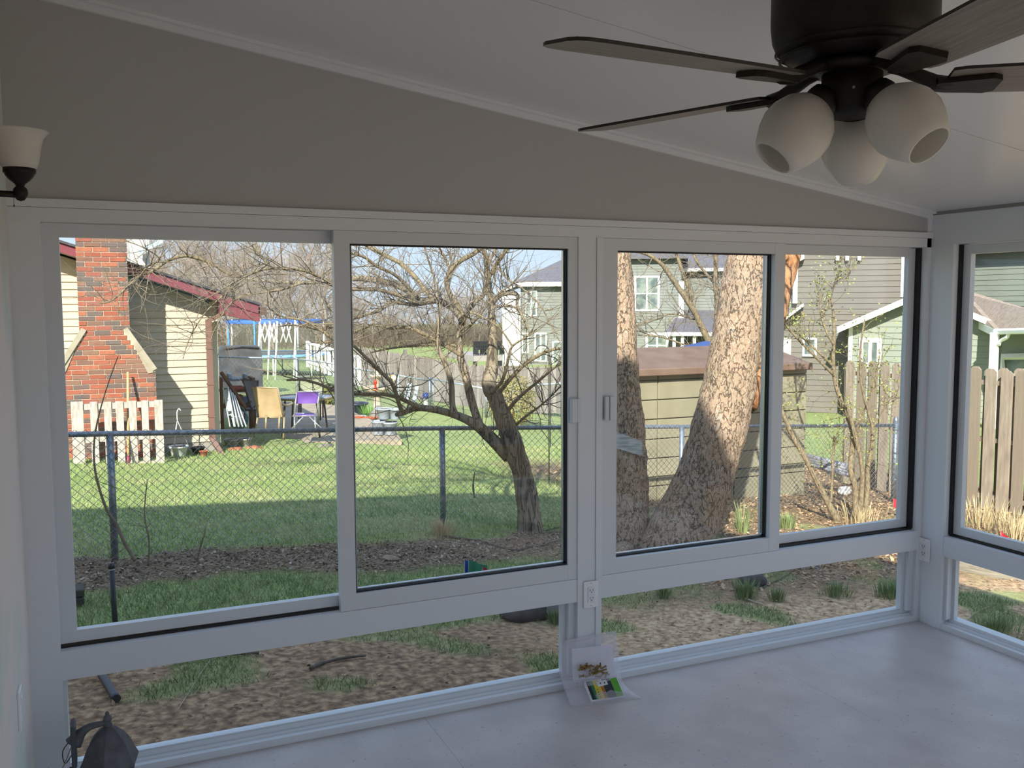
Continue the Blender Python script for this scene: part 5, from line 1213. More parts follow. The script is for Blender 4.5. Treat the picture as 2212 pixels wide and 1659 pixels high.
gf = thing('garden_fence', 'low grey metal mesh fence in front of the wooden fence', 'fence', (gl_[1].x, gl_[1].y, T(gl_[1].x, gl_[1].y))); l = gf.location
for a, b in zip(gl_[:-1], gl_[1:]):
    obj('top_rail', MB().tube([a, b], .025, 8), MATS['bright_galvanised'], gf, l)
    m = MB(); n_ = int((b - a).length / .12)
    for k in range(n_ + 1):
        p = a.lerp(b, k / n_); m.tube([Vector((p.x, p.y, T(p.x, p.y))), p], .004, 3, cap=False, smooth=False)
    for k in range(9):
        f = k / 9; m.tube([Vector((a.x, a.y, T(a.x, a.y) + (a.z - T(a.x, a.y)) * f)), Vector((b.x, b.y, T(b.x, b.y) + (b.z - T(b.x, b.y)) * f))], .004, 3, cap=False, smooth=False)
    obj('wire_mesh', m, wire_m, gf, l, kind='stuff')
for q in gl_: obj('post', MB().tube([(q.x, q.y, T(q.x, q.y)), q + Vector((0, 0, .04))], .04, 8), galv, gf, l)
DTp = 38.5; tc_ = at(600, 760, DTp)
tz = T(tc_.x, tc_.y); tp = thing('trampoline', 'round trampoline with blue topped net enclosure and white poles', 'trampoline', (tc_.x, tc_.y, tz))
Rt = 2.05; zb_t = at(600, 765, DTp).z - tz; zt_t = at(600, 690, DTp).z - tz
blue = M('trampoline_blue', '#3f6fc0', .6)
obj('frame_ring', MB().lathe([(Rt - .03, zb_t), (Rt + .03, zb_t), (Rt + .03, zb_t - .06), (Rt - .03, zb_t - .06), (Rt - .03, zb_t)], 36), MATS['silver_frame'], tp)
obj('safety_pad', MB().lathe([(Rt - .3, zb_t + .05), (Rt + .05, zb_t + .06), (Rt + .06, zb_t - .03)], 36), M('pad_blue', '#6f9ccc', .6), tp)
obj('mat', MB().lathe([(0, zb_t), (Rt - .3, zb_t + .03)], 36), dark_f, tp)
obj('net_band', MB().lathe([(Rt, zt_t), (Rt + .02, zt_t - .07), (Rt, zt_t - .14)], 36), blue, tp)
net = filmmat('trampoline_net', .22, '#6f7166'); obj('net', MB().lathe([(Rt - .05, zb_t), (Rt - .05, zt_t - .1)], 36), net, tp)
for k in range(8):
    a = R(10 + 45 * k); c_, s_ = math.cos(a), math.sin(a)
    obj('leg', MB().tube([(Rt * c_, Rt * s_, zb_t), (Rt * c_, Rt * s_, 0), (Rt * math.cos(a + .35), Rt * math.sin(a + .35), 0), (Rt * math.cos(a + .35), Rt * math.sin(a + .35), zb_t)], .035, 6), trim_w, tp)
    obj('net_pole', MB().tube([(Rt * c_, Rt * s_, zb_t - .3), (Rt * c_, Rt * s_, zt_t)], .035, 6), M('pole_blue', '#4a8fd6', .5) if k in (4, 5) else trim_w, tp)
# folding canopy frame in front of the trampoline
cp = thing('canopy_frame', 'white folding canopy frame of criss crossed struts in front of the trampoline', 'frame', (at(590, 810, 34).x, at(590, 810, 34).y, T(at(590, 810, 34).x, at(590, 810, 34).y))); l = cp.location
for px in (559, 581, 597, 637):
    a = at(px + 2, 694, 34); b = at(px - 3, 800, 34); b.z = T(b.x, b.y); obj('leg', MB().tube([a, b], .035, 6), trim_w, cp, l)
for x0_, x1_ in ((561, 572), (572, 583), (583, 592), (592, 600), (606, 618), (618, 630)):
    for (ya, yb) in ((697, 740), (740, 697)):
        obj('strut', MB().tube([at(x0_, ya, 34), at(x1_, yb, 34)], .025, 5), trim_w, cp, l)
cv = at(518, 775, 27); hb_ = thing('covered_grill', 'large dark covered grill behind the far chain link fence', 'grill', (cv.x, cv.y, T(cv.x, cv.y)))
hh = at(518, 747, 27).z - hb_.location.z; ww = 1.15
obj('cover', MB().add([Vector((x * ww / 2, y, z)) for z, sx in ((0, 1), (hh * .7, 1), (hh * .93, .96), (hh, .85)) for x, y in ((-sx, -.45), (sx, -.45), (sx, .45), (-sx, .45))], [(0, 3, 2, 1)] + [(k * 4 + i, k * 4 + (i + 1) % 4, k * 4 + 4 + (i + 1) % 4, k * 4 + 4 + i) for k in range(3) for i in range(4)] + [(12, 13, 14, 15)]), M('dark_cover', '#55565b', .7, '#3c3d42', 3, .3), hb_)
obj('cover_trim', MB().tube([(-ww * .42, -.46, hh * .95), (0, -.47, hh * .99), (ww * .42, -.46, hh * .95)], .025, 6), M('black_trim', '#1d1d20', .6), hb_)
# white railing section
r0, r1 = at(664, 740, 30), at(775, 772, 25.5)
wr = thing('white_railing', 'white slatted railing section beyond the patio shrubs', 'railing', (r1.x, r1.y, T(r1.x, r1.y))); l = wr.location
hdz = Vector((0, 0, -.62))
obj('rail', MB().tube([r0, r1], .045, 4, smooth=False), trim_w, wr, l); obj('rail', MB().tube([r0 + hdz, r1 + hdz], .045, 4, smooth=False), trim_w, wr, l)
for k in range(14):
    p = r0.lerp(r1, k / 13); big = k in (0, 3, 6, 13)
    obj('baluster', MB().box(p.x - (.05 if big else .018), p.x + (.05 if big else .018), p.y - .03, p.y + .03, p.z - .8, p.z + (.05 if big else 0)), trim_w, wr, l)
# clipped shrubs
def ball_shrub(label, px, py, d, rx, rz_, mats, cnt=2200, sz=1):
    p = at(px, py, d); g = T(p.x, p.y); t = thing('round_shrub', label, 'shrub', (p.x, p.y, g)); m = MB()
    for k in range(cnt):
        v = Vector((rnd.gauss(0, 1), rnd.gauss(0, 1), rnd.gauss(0, 1))).normalized() * rnd.uniform(.7, 1.02); q = Vector((v.x * rx, v.y * rx, v.z * rz_ + rz_)); a = Vector((rnd.gauss(0, 1), rnd.gauss(0, 1), rnd.gauss(0, 1))).normalized() * .05 * sz; s2 = a.cross(v + Vector((.01, 0, 0))).normalized() * .03 * sz
        m.add([q - a, q + s2, q + a, q - s2], [(0, 1, 2, 3)])
    obj('foliage', m, mats, t, kind='stuff'); obj('stem', MB().tube([(0, 0, 0), (.02, 0, rz_)], .04, 6), wd, t); return t
olive = M('olive_foliage', '#7d7a3e', .8, '#57602c', 4)
ball_shrub('round olive shrub left of the white railing', 665, 775, 26, .34, .3, olive)
ball_shrub('round olive shrub in front of the white railing', 708, 800, 23, .33, .3, olive)
ball_shrub('tall yellow green shrub right of the tree trunk by the grey house', 1105, 840, 20, .55, .62, M('forsythia_foliage', '#8b8f55', .8, '#9c8a5c', 5), 4200, sz=.5)
rb_ = at(652, 830, 21)
# flower of red near the chair
p = at(711, 830, 21); rock('red_ornament', 'small red garden ornament at the lawn edge behind the table', 'garden ornament', Vector((p.x, p.y, T(p.x, p.y) + .06)), .09, M('red_paint', '#c0474a', .5), 5.5, (1, 1, .9))

# ---------------------------------------------------------------- wooden fences
fence_g = M('weathered_picket', '#8d8480', .85, rnd=['#928984', '#857c78', '#9a918b', '#7d7470'])
def picket_fence(label, pts, hgt, bw_, gap, mat, name='picket_fence', top=None, maxn=300):
    P_ = [Vector(p) for p in pts]; t = thing(name, label, 'fence', (P_[0].x, P_[0].y, P_[0].z)); l = t.location; c = 0
    pm = None
    for a, b in zip(P_[:-1], P_[1:]):
        d = Vector((b.x - a.x, b.y - a.y, 0)); L_ = d.length; d.normalize(); n_ = int(L_ / (bw_ + gap)); nr = Vector((-d.y, d.x, 0))
        rot = math.atan2(d.y, d.x)
        for k in range(n_):
            u = (k + .5) / n_; p = a.lerp(b, u)
            if pm is None: 
                pm = mesh('board', MB().prism([(-bw_ / 2, 0), (bw_ / 2, 0), (bw_ / 2, hgt - .04), (bw_ / 2 - .03, hgt), (-bw_ / 2 + .03, hgt), (-bw_ / 2, hgt - .04)], .018)); pm.materials.append(mat)
            o = obj('board', pm, None, t); o.location = p - l + Vector((0, 0, rnd.uniform(-.012, .012))); o.rotation_euler = (0, rnd.uniform(-.006, .006), rot); c += 1
        for f in (.2, .8):
            m = MB().tube([a + nr * .05 + Vector((0, 0, hgt * f)), b + nr * .05 + Vector((0, 0, hgt * f))], .04, 4, smooth=False); obj('rail', m, mat, t, l)
        for k in range(int(L_ / 2.4) + 1):
            p = a + d * min(L_, k * 2.4) + nr * .07; obj('post', MB().box(p.x - .045, p.x + .045, p.y - .045, p.y + .045, p.z - .1, p.z + hgt - .03), mat, t, l)
    return t
def gz_(px, py, d, h):            # base so that the top sits at py
    p = at(px, py, d); return Vector((p.x, p.y, p.z - h))
picket_fence('long grey weathered wooden fence descending behind the garden', [gz_(765, 746, 29.5, 1.25), gz_(900, 770, 27.5, 1.2), gz_(1012, 790, 25.5, 1.2), gz_(1230, 786, 23.5, 1.3)], 1.22, .12, .012, fence_g)
shadow_m = M('weathered_cedar', '#a09080', .85, '#8f8070', 5, .25, stretch=(5, 5, .7), rnd=['#a99a88', '#9a8b79', '#b0a290', '#908270'])
def shadowbox(label, a, b, hgt):
    t = thing('board_fence', label, 'fence', tuple(a)); l = t.location; d = Vector((b.x - a.x, b.y - a.y, 0)); L_ = d.length; d.normalize(); nr = Vector((-d.y, d.x, 0)); rot = math.atan2(d.y, d.x)
    pm = mesh('board', MB().prism([(-.07, 0), (.07, 0), (.07, hgt - .035), (.035, hgt), (-.035, hgt), (-.07, hgt - .035)], .018)); pm.materials.append(shadow_m); n_ = int(L_ / .095)
    for k in range(n_):
        p = a.lerp(b, (k + .5) / n_)
        o = obj('board', pm, None, t); o.location = p - l + nr * (-.065 if k % 2 == 0 else .045) + Vector((0, 0, rnd.uniform(-.015, .015))); o.rotation_euler = (0, rnd.uniform(-.008, .008), rot)
    for f in (.1, .5, .9): obj('rail', MB().tube([a + Vector((0, 0, hgt * f)), b + Vector((0, 0, hgt * f))], .04, 4, smooth=False), shadow_m, t, l)
    for k in range(int(L_ / 2.4) + 1):
        p = a + (b - a) * min(1, k * 2.4 / L_); obj('post', MB().box(p.x - .045, p.x + .045, p.y - .02, p.y + .07, p.z - .1, p.z + hgt - .05), shadow_m, t, l)
    return t
fa = gz_(2330, 806, 10.6, 1.8); fb = gz_(1838, 779, 13.3, 1.8)
shadowbox('weathered board fence behind the corner of the sunroom', fb, fa, 1.8)

# ---------------------------------------------------------------- storage shed
YS = 6.1
sA, sB = on(1378, 900, 1, YS), on(1742, 900, 1, YS); zr = on(1400, 806, 1, YS).z; zgd = T(sB.x, YS) - .05
shd = thing('storage_shed', 'tan plastic storage shed with a brown slab roof behind the fence', 'shed', (sA.x, YS, zgd)); l = shd.location
tanp = M('tan_resin', '#958e76', .55, '#89826a', 3)
seam = on(1421, 900, 1, YS).x
B(shd, 'body', sA.x, sB.x, YS + .03, YS + 1.6, zgd, zr, M('shed_body', '#7d7660', .6))
zz = zgd; hgt = (zr - zgd)
rows = [on(1400, py, 1, YS).z for py in (1100, 1052, 1032, 992, 950, 907, 865, 822)]
rows = [zgd] + rows[1:] + [zr]
for a, b in ((sA.x, seam), (seam, seam + (sB.x - seam) / 2), (seam + (sB.x - seam) / 2, sB.x)):
    for z0, z1 in zip(rows[:-1], rows[1:]):
        obj('wall_panel', MB().bbox(a + .006, b - .006, YS, YS + .04, z0 + .006, z1 - .006, .006), tanp, shd, l)
rfm = M('brown_shed_roof', '#6d5344', .6, '#7d6657', 3)
r1_ = on(1375, 803, 1, YS - .08); r2_ = on(1752, 803, 1, YS - .08); ztop = zr + .16
obj('roof', MB().slab([(r1_.x, YS - .1, zr + .05), (r2_.x, YS - .1, zr + .05), (r2_.x, YS + .85, ztop + .1), (r1_.x, YS + .85, ztop + .1)], .06).slab([(r1_.x, YS + .85, ztop + .1), (r2_.x, YS + .85, ztop + .1), (r2_.x, YS + 1.75, zr + .05), (r1_.x, YS + 1.75, zr + .05)], .06), rfm, shd, l)
obj('roof_edge', MB().bbox(r1_.x, r2_.x, YS - .12, YS - .08, zr - .03, zr + .06, .01), rfm, shd, l)
bt_p = at(1395, 778, 14.5); single('tarp', MB().add([(-.4, -.3, 0), (.55, -.3, -.03), (.5, .5, 0), (-.4, .5, 0), (-.15, 0, .13), (.3, .05, .1)], [(0, 1, 5, 4), (1, 2, 5), (2, 3, 4, 5), (3, 0, 4)], True), M('blue_tarp', '#3a5590', .5), 'blue tarp heap behind the shed roof', 'tarp', (bt_p.x, YS + 1.2, ztop + .02))
# pvc pipes and odds lying behind the fence right of the shed
for i in range(4):
    a, b = at(1742, 985 + i * 5, 12.6), at(1836, 1008 + i * 6, 12.2)
    single('pipe', MB().tube([a, b], .035, 8), M('grey_pipe', '#9a9aa6', .5), ('uppermost grey pipe of the bundle behind the fence', 'second grey pipe of the bundle behind the fence', 'third grey pipe of the bundle behind the fence', 'lowest grey pipe of the bundle behind the fence')[i], 'pipe', tuple(a), group='pipes behind the fence', org=a)
p = at(1825, 1045, 12.3); rock('plastic_jug', 'white plastic jug lying in the leaves behind the fence', 'jug', Vector((p.x, p.y, T(p.x, p.y) + .06)), .085, trim_w, 2.2, (1.2, .8, .8))

# utility flags
def flag(label, px, py, d, w_, h, mat, rz_, tilt=.5):
    p = at(px, py, d); g = T(p.x, p.y); t = thing('marker_flag', label, 'flag', (p.x, p.y, g)); z = p.z - g
    m = MB(); N = 6; vs = []
    for off in (0, .001):
        for j in (0, 1):
            for k in range(N + 1):
                u = k / N; vs.append(Vector((u * w_, .03 * math.sin(u * 5 + j) + off, z + (j - .5) * h - u * w_ * tilt)))
    m.add(vs, [(o2 + k, o2 + k + 1, o2 + N + 2 + k, o2 + N + 1 + k) for o2 in (0, 2 * (N + 1)) for k in range(N)], True)
    obj('flag', m, mat, t); obj('wire_staff', MB().tube([(0, 0, 0), (0, 0, z + h / 2)], .0015, 5), galv, t); t.rotation_euler = (0, 0, rz_); return t
redf = M('red_flag', '#d8323a', .5); greenf = M('green_flag', '#1f8a6a', .5); bluef = M('blue_flag', '#1d3fae', .5)
flag('red marker flag in the sunlit leaves by the fence end', 1930, 1087, 10.6, .11, .1, redf, -.5, .3)
flag('red marker flag in the dry grass beyond the right wall', 2162, 1157, 9.0, .07, .09, redf, -.6, .9)
flag('blue marker flag left behind the green one below the small tree', 1004, 1232, 6.45, .11, .13, bluef, -.4, .25)
gfl = flag('green marker flag with white lettering below the small tree', 1012, 1229, 6.35, .13, .11, greenf, -.4, .2)
flag('small dark red marker flag beside the green flag', 1042, 1240, 6.3, .1, .09, M('dark_red_flag', '#b0283a', .5), -.4, .45)
fc = bpy.data.curves.new('lettering', 'FONT'); fc.body = 'SEWER'; fc.size = .034; fc.extrude = .0004
tx = bpy.data.objects.new('lettering', fc); COL.objects.link(tx); deps = bpy.context.evaluated_depsgraph_get()
tme = bpy.data.meshes.new_from_object(tx.evaluated_get(deps)); bpy.data.objects.remove(tx); tme.materials.append(M('flag_lettering', '#c8e0dc', .6))
zc_ = at(1012, 1229, 6.35).z - gfl.location.z
to = obj('lettering', tme, None, gfl); to.location = (.115, -.035, zc_ - .055); to.rotation_euler = (PI / 2, .2, 0); to.scale = (-1, 1, 1)   # the print is seen from the back

# drain pipe and timber at the left edge
dp = gnd(250, 1352); dd_ = (dp - CAM).dot(_fw)
ptop = at(240, 1216, dd_)
dpt = thing('drain_pipe', 'upright black pipe with a white band in front of the fence', 'pipe', tuple(dp))
obj('pipe', MB().tube([dp - Vector((0, 0, .1)), dp.lerp(ptop, .9)], .016, 12), M('black_pipe', '#22242a', .45), dpt, dp)
obj('band', MB().tube([dp.lerp(ptop, .885), dp.lerp(ptop, .905)], .0175, 12), M('band_white', '#c9c9cc', .5), dpt, dp)
obj('cap', MB().tube([dp.lerp(ptop, .905), ptop], .0185, 12), M('black_pipe', '#22242a'), dpt, dp)
a, b = gnd(188, 1432), gnd(252, 1518)
single('drain_hose', MB().tube(spline([a + Vector((0, 0, .1)), a.lerp(b, .3) + Vector((0, 0, .06)), a.lerp(b, .7) + Vector((0, 0, .035)), b + Vector((0, 0, .02))], 5), .02, 12), M('black_hose', '#33353d', .45), 'thick black corrugated hose lying at the left of the low pane', 'hose', tuple(b), org=b)
tm_ = M('dark_timber', '#4c4a42', .85, '#36352f', 6)
for i, (py0, py1) in enumerate(((1268, 1284), (1286, 1302))):
    a = at(120, py1, 5.9); b = at(182, py0, 5.9); single('landscape_timber', MB().bbox(a.x - .2 - b.x, 0, -.06, .1, 0, b.z - a.z, .006), tm_, ('upper dark landscape timber at the left edge of the lawn', 'lower dark landscape timber at the left edge of the lawn')[i], 'timber', (b.x, b.y, a.z))
a, b = gnd(2060, 1228), gnd(2300, 1272)
d_ = (b - a); ang = math.atan2(d_.y, d_.x)
single('landscape_timber', MB().bbox(0, d_.length, -.06, .06, -.02, .11, .012), M('pale_timber', '#a39a8b', .85, '#827a6d', 5, .3, stretch=(1, 8, 8)), 'pale landscape timber lying beyond the right low pane', 'timber', tuple(a), rz=ang)

# ---------------------------------------------------------------- grey houses
grey_s = M('grey_lap_siding', '#80827b', .7, '#787a73', 1)
def house_frame(px, d):
    O = at(px, 700, d); th = math.atan2(O.x - CAM.x, O.y - CAM.y); nrm_ = Vector((math.sin(th), math.cos(th), 0)); e = Vector((math.cos(th), -math.sin(th), 0))
    def X(px_, py_, dy=0.0):
        q_ = ray(px_, py_); p_ = CAM + q_ * (((O - CAM).dot(nrm_) + dy) / q_.dot(nrm_)); return Vector((O.x + (p_ - O).dot(e), O.y + dy, p_.z))
    return O, -th, X
O1, th1, X1 = house_frame(1150, 50); Y1 = O1.y
a, b = X1(1125, 700), X1(1330, 700); g1 = T(a.x, Y1) - .2; ez = X1(1125, 617).z
h1 = thing('house', 'grey sided house with a white side bay seen behind the small tree', 'house', (O1.x, O1.y, g1), th1)
B(h1, 'wall_core', a.x, b.x, Y1 + .02, Y1 + 9, g1, ez, grey_s)
lap(h1, a.x, b.x, g1, ez, Y1, .15, grey_s, joined=True)
wb0 = X1(1086, 700).x; zwb = X1(1090, 632).z
B(h1, 'side_bay', wb0, a.x, Y1 - .25, Y1 + 6, g1, zwb, trim_w)
lap(h1, wb0, a.x, g1, zwb, Y1 - .25, .13, M('white_lap_siding', '#eceae4', .6), joined=True)
obj('bay_roof', MB().prism([(wb0 - .25, zwb - .05), (a.x + .05, zwb + .42), (a.x + .05, zwb + .56), (wb0 - .25, zwb + .1)], 6.5, TR(0, Y1 - .5, 0)), trim_w, h1, h1.location)
B(h1, 'fascia', a.x - .3, b.x, Y1 - .45, Y1 - .38, ez - .05, ez + .18, trim_w)
B(h1, 'soffit', a.x - .3, b.x, Y1 - .4, Y1 + .1, ez - .05, ez + .02, M('soffit_grey', '#6a6c68', .7))
rz1 = X1(1222, 563)
slate = M('slate_shingles', '#5d5b62', .85, '#6e6b72', 9)
pe = (a.x - .35, Y1 - .45, ez + .18); 
obj('roof', MB().add([pe, (b.x, Y1 - .45, ez + .18), (b.x, Y1 + 9.5, ez + .18), (a.x - .35, Y1 + 9.5, ez + .18), (a.x + 4.3, Y1 + 4.5, ez + 2.5), (b.x, Y1 + 4.5, ez + 2.5)], [(0, 1, 5, 4), (3, 0, 4), (2, 3, 4, 5), (1, 2, 5), (0, 3, 2, 1)]), slate, h1, h1.location)
for (x0_, y0_, x1_, y1_, mu) in ((1138, 630, 1157, 680, True), (1158, 722, 1178, 778, True), (1130, 722, 1139, 760, False), (1196, 740, 1214, 790, False)):
    p, q = X1(x0_, y1_), X1(x1_, y0_); window(h1, p.x, q.x, p.z, q.z, Y1, .08, mu)

O2, th2, X2 = house_frame(1470, 45); Y2 = O2.y
a, b, c_ = X2(1300, 700), X2(1471, 700), X2(1600, 700); g2 = T(b.x, Y2) - .3; e2 = X2(1390, 560).z; e3 = X2(1520, 585).z
h2 = thing('house', 'grey two storey house seen between the two trunks of the big tree', 'house', (O2.x, O2.y, g2), th2)
B(h2, 'wall_core', a.x, b.x, Y2 + .02, Y2 + 9, g2, e2, grey_s); lap(h2, a.x, b.x, g2, e2, Y2, .145, grey_s, joined=True)
YB2 = Y2 + 1.2
B(h2, 'wing_core', b.x, c_.x + 4, YB2 + .02, Y2 + 9, g2, e3, grey_s); lap(h2, b.x, c_.x + 4, g2, e3, YB2, .145, grey_s, joined=True)
B(h2, 'corner_board', b.x - .12, b.x + .12, Y2 - .04, Y2 + .05, g2 + 2.4, X2(1470, 606).z, trim_w)
cb = X2(1563, 650, 1.2).x; B(h2, 'corner_board', cb - .06, cb + .06, YB2 - .04, YB2 + .05, g2 + 2.4, e3, trim_w)
B(h2, 'fascia', b.x - .6, c_.x + 4, YB2 - .5, YB2 - .42, e3, e3 + .16, trim_w)
obj('roof', MB().add([(b.x - .6, YB2 - .5, e3 + .16), (c_.x + 4, YB2 - .5, e3 + .16), (c_.x + 4, Y2 + 9, e3 + .16), (b.x - .6, Y2 + 9, e3 + .16), (b.x - .6, YB2 + 4, e3 + 2.6), (c_.x + 4, YB2 + 4, e3 + 2.6)], [(0, 1, 5, 4), (2, 3, 4, 5), (3, 0, 4), (1, 2, 5), (0, 3, 2, 1)]), slate, h2, h2.location)
obj('roof', MB().add([(a.x - .4, Y2 - .4, e2), (b.x + .3, Y2 - .4, e2), (b.x + .3, Y2 + 9, e2), (a.x - .4, Y2 + 9, e2), ((a.x + b.x) / 2, Y2 - .4, e2 + 1.6), ((a.x + b.x) / 2, Y2 + 9, e2 + 1.6)], [(0, 1, 4), (2, 3, 5), (3, 0, 4, 5), (1, 2, 5, 4), (0, 3, 2, 1)]), slate, h2, h2.location)
pz = X2(1490, 716).z; pz2 = X2(1520, 678).z
obj('porch_roof', MB().add([(X2(1436, 715).x, Y2 - 2.2, pz), (X2(1620, 715).x, Y2 - 2.2, pz), (X2(1620, 715).x, Y2 + 1.1, pz + 1), (X2(1470, 680).x, Y2 + 1.1, pz + 1), (X2(1436, 715).x, Y2 - 2.2, pz - .12), (X2(1620, 715).x, Y2 - 2.2, pz - .12), (X2(1620, 715).x, Y2 + 1.1, pz - .12), (X2(1470, 680).x, Y2 + 1.1, pz - .12)], [(0, 1, 2, 3), (7, 6, 5, 4), (0, 4, 5, 1), (1, 5, 6, 2), (2, 6, 7, 3), (3, 7, 4, 0)]), slate, h2, h2.location)
B(h2, 'porch_fascia', X2(1436, 715).x, X2(1620, 715).x, Y2 - 2.3, Y2 - 2.2, pz - .14, pz + .03, trim_w)
for px in (1456, 1474, 1500, 1536): 
    q = X2(px, 750, -2.1); B(h2, 'porch_post', q.x - .07, q.x + .07, Y2 - 2.15, Y2 - 2.0, g2, pz - .1, trim_w)
B(h2, 'porch_rail', X2(1470, 740).x, X2(1545, 740).x, Y2 - 2.15, Y2 - 2.05, X2(1500, 752).z, X2(1500, 744).z, trim_w)
for (x0_, y0_, x1_, y1_) in ((1374, 600, 1421, 668), (1399, 724, 1440, 768)):
    p, q = X2(x0_, y1_), X2(x1_, y0_); window(h2, p.x, q.x, p.z, q.z, Y2, .1)

O3, th3, X3 = house_frame(1830, 25); Y3 = O3.y
taupe = M('taupe_lap_siding', '#736d65', .7, '#6c665e', 1); sage = M('sage_lap_siding', '#8f9487', .7, '#868b7e', 1)
a, b = X3(1715, 700), X3(1948, 700); g3 = T(O3.x, O3.y) - .3; top3 = X3(1900, 470).z
h3 = thing('house', 'taupe sided house with a garage gable behind the budding shrub', 'house', (O3.x, O3.y, g3), th3)
B(h3, 'wall_core', a.x - .35, b.x, Y3 + .02, Y3 + 8, g3, top3, taupe); lap(h3, a.x - .35, b.x, g3, top3, Y3, .15, taupe)
B(h3, 'corner_board', b.x - .06, b.x + .02, Y3 - .04, Y3 + .08, X3(1948, 642).z, top3, trim_w)
B(h3, 'corner_board', X3(1714, 600).x, X3(1724, 600).x, Y3 - .2, Y3 - .02, X3(1720, 655).z, X3(1720, 575).z, trim_w)
q = [X3(1690, 690), X3(1737, 655), X3(1737, 662), X3(1690, 697)]
obj('rake_board', MB().prism([(p.x, p.z) for p in q], .5, TR(0, Y3 - .5, 0)), trim_w, h3, h3.location)
q = [X3(1708, 575), X3(1738, 560), X3(1738, 545), X3(1708, 560)]
obj('cornice', MB().prism([(p.x, p.z) for p in q], .3, TR(0, Y3 - .3, 0)), trim_w, h3, h3.location)
for px in (1805, 1826, 1852):
    p = X3(px, 563); q = X3(px + 8, 553); B(h3, 'flood_light', p.x, q.x, Y3 - .14, Y3 - .02, p.z, q.z, trim_w)
p, q = X3(1738, 765), X3(1760, 734); window(h3, p.x, q.x, p.z, q.z, Y3, .06, False, False)
B(h3, 'door', X3(1688, 780).x, X3(1708, 780).x, Y3 - .06, Y3 + .01, X3(1700, 785).z, X3(1700, 730).z, trim_w)
# garage: gable front facing the viewer
OG, thg, XG = house_frame(1990, 23.2); YG = OG.y
ga, gb_ = XG(1836, 720), XG(2150, 720); pk_ = (ga.x + gb_.x) / 2; ezg = XG(1836, 706).z; rg_ = (XG(1962, 637).z - XG(1815, 700).z) / (XG(1962, 637).x - XG(1815, 700).x)
pkz = ezg + rg_ * (pk_ - ga.x)
def grz(x): return ezg + rg_ * ((x - ga.x) if x < pk_ else (gb_.x - x))
gr = thing('garage', 'sage sided garage with white rake boards and brown roof', 'garage', (OG.x, OG.y, g3), thg)
obj('wall_core', MB().prism([(ga.x, g3), (gb_.x, g3), (gb_.x, ezg), (pk_, pkz), (ga.x, ezg)], 1.6, TR(0, YG + .02, 0)), sage, gr, gr.location)
lap(gr, ga.x, gb_.x, g3, pkz - .02, YG, .15, sage, grz)
B(gr, 'corner_board', ga.x - .03, ga.x + .07, YG - .04, YG + .08, g3, ezg, trim_w); B(gr, 'corner_post', XG(2143, 720).x, XG(2155, 720).x, YG - .12, YG + .1, g3, ezg, trim_w)
ov = .28
for s, xa, xb in ((1, ga.x - ov, pk_), (-1, gb_.x + ov, pk_)):
    za, zb_3 = grz(ga.x) - rg_ * ov, pkz
    obj('rake_board', MB().prism([(xa, za - .02), (xb, zb_3 - .02), (xb, zb_3 + .14), (xa, za + .14)], .06, TR(0, YG - .45, 0)), trim_w, gr, gr.location)
    obj('roof', MB().add([(xa, YG - .45, za + .14), (xb, YG - .45, zb_3 + .14), (xb, YG + 1.65, zb_3 + .14), (xa, YG + 1.65, za + .14), (xa, YG - .4, za), (xb, YG - .4, zb_3), (xb, YG + 1.65, zb_3), (xa, YG + 1.65, za)], [(0, 1, 2, 3), (7, 6, 5, 4), (0, 4, 5, 1), (3, 0, 4, 7)]), M('brown_shingles', '#8d7c6e', .85, '#a39284', 12), gr, gr.location)
p, q = XG(1864, 783), XG(1895, 740); window(gr, p.x, q.x, p.z, q.z, YG, .11, True, False)
# the house beyond the right wall: wall facing the sunroom, front porch roof
XS = 19.5
def X4(px, py): return on(px, py, 0, XS)
sg_ = thing('house', 'sage sided house with brown hip roof seen through the right wall window', 'house', (XS, 12, T(9, 12) - .3)); l = sg_.location
z = l.z; zt4 = X4(2090, 548).z
RX = Matrix(((0, 1, 0, 0), (-1, 0, 0, 0), (0, 0, 1, 0), (0, 0, 0, 1)))
obj('wall_core', MB().box(XS + .02, XS + 7, 1, 21, z, zt4 + .4), sage, sg_, l)
while z < zt4:
    obj('siding_board', MB().add([(XS - .014, 1, z), (XS - .014, 21, z), (XS - .002, 21, z + .15), (XS - .002, 1, z + .15), (XS + .02, 1, z), (XS + .02, 21, z), (XS + .02, 21, z + .15), (XS + .02, 1, z + .15)], [(1, 0, 3, 2), (4, 5, 6, 7), (0, 1, 5, 4), (2, 3, 7, 6), (3, 0, 4, 7), (1, 2, 6, 5)]), sage, sg_, l); z += .15
obj('soffit', MB().box(XS - .35, XS + .1, 1, 21, zt4, zt4 + .05), M('soffit_blue_grey', '#8d99a3', .6), sg_, l)
obj('upper_wall', MB().box(XS - .02, XS + 7, 1, 21, zt4 + .05, zt4 + 2), sage, sg_, l)
E0, E1 = at(2150, 712, 21.5), at(2400, 704, 17.5); T0, T1 = at(2070, 622, 25.0), at(2330, 700, 21.0)
brs = MATS['brown_shingles']
obj('porch_roof', MB().slab([E0, E1, T1, T0], .1), brs, sg_, l)
L0 = at(2065, 672, 24.5)
obj('porch_fascia', MB().add([E0, L0, L0 + Vector((0, 0, -.16)), E0 + Vector((0, 0, -.16)), E0 + Vector((.05, .08, 0)), L0 + Vector((.05, .08, 0)), L0 + Vector((.05, .08, -.16)), E0 + Vector((.05, .08, -.16))], [(0, 1, 2, 3), (7, 6, 5, 4), (0, 4, 5, 1), (3, 2, 6, 7), (0, 3, 7, 4), (1, 5, 6, 2)]), trim_w, sg_, l)
obj('roof_return', MB().slab([E0, T0, L0, L0.lerp(E0, .5)], .08), brs, sg_, l)
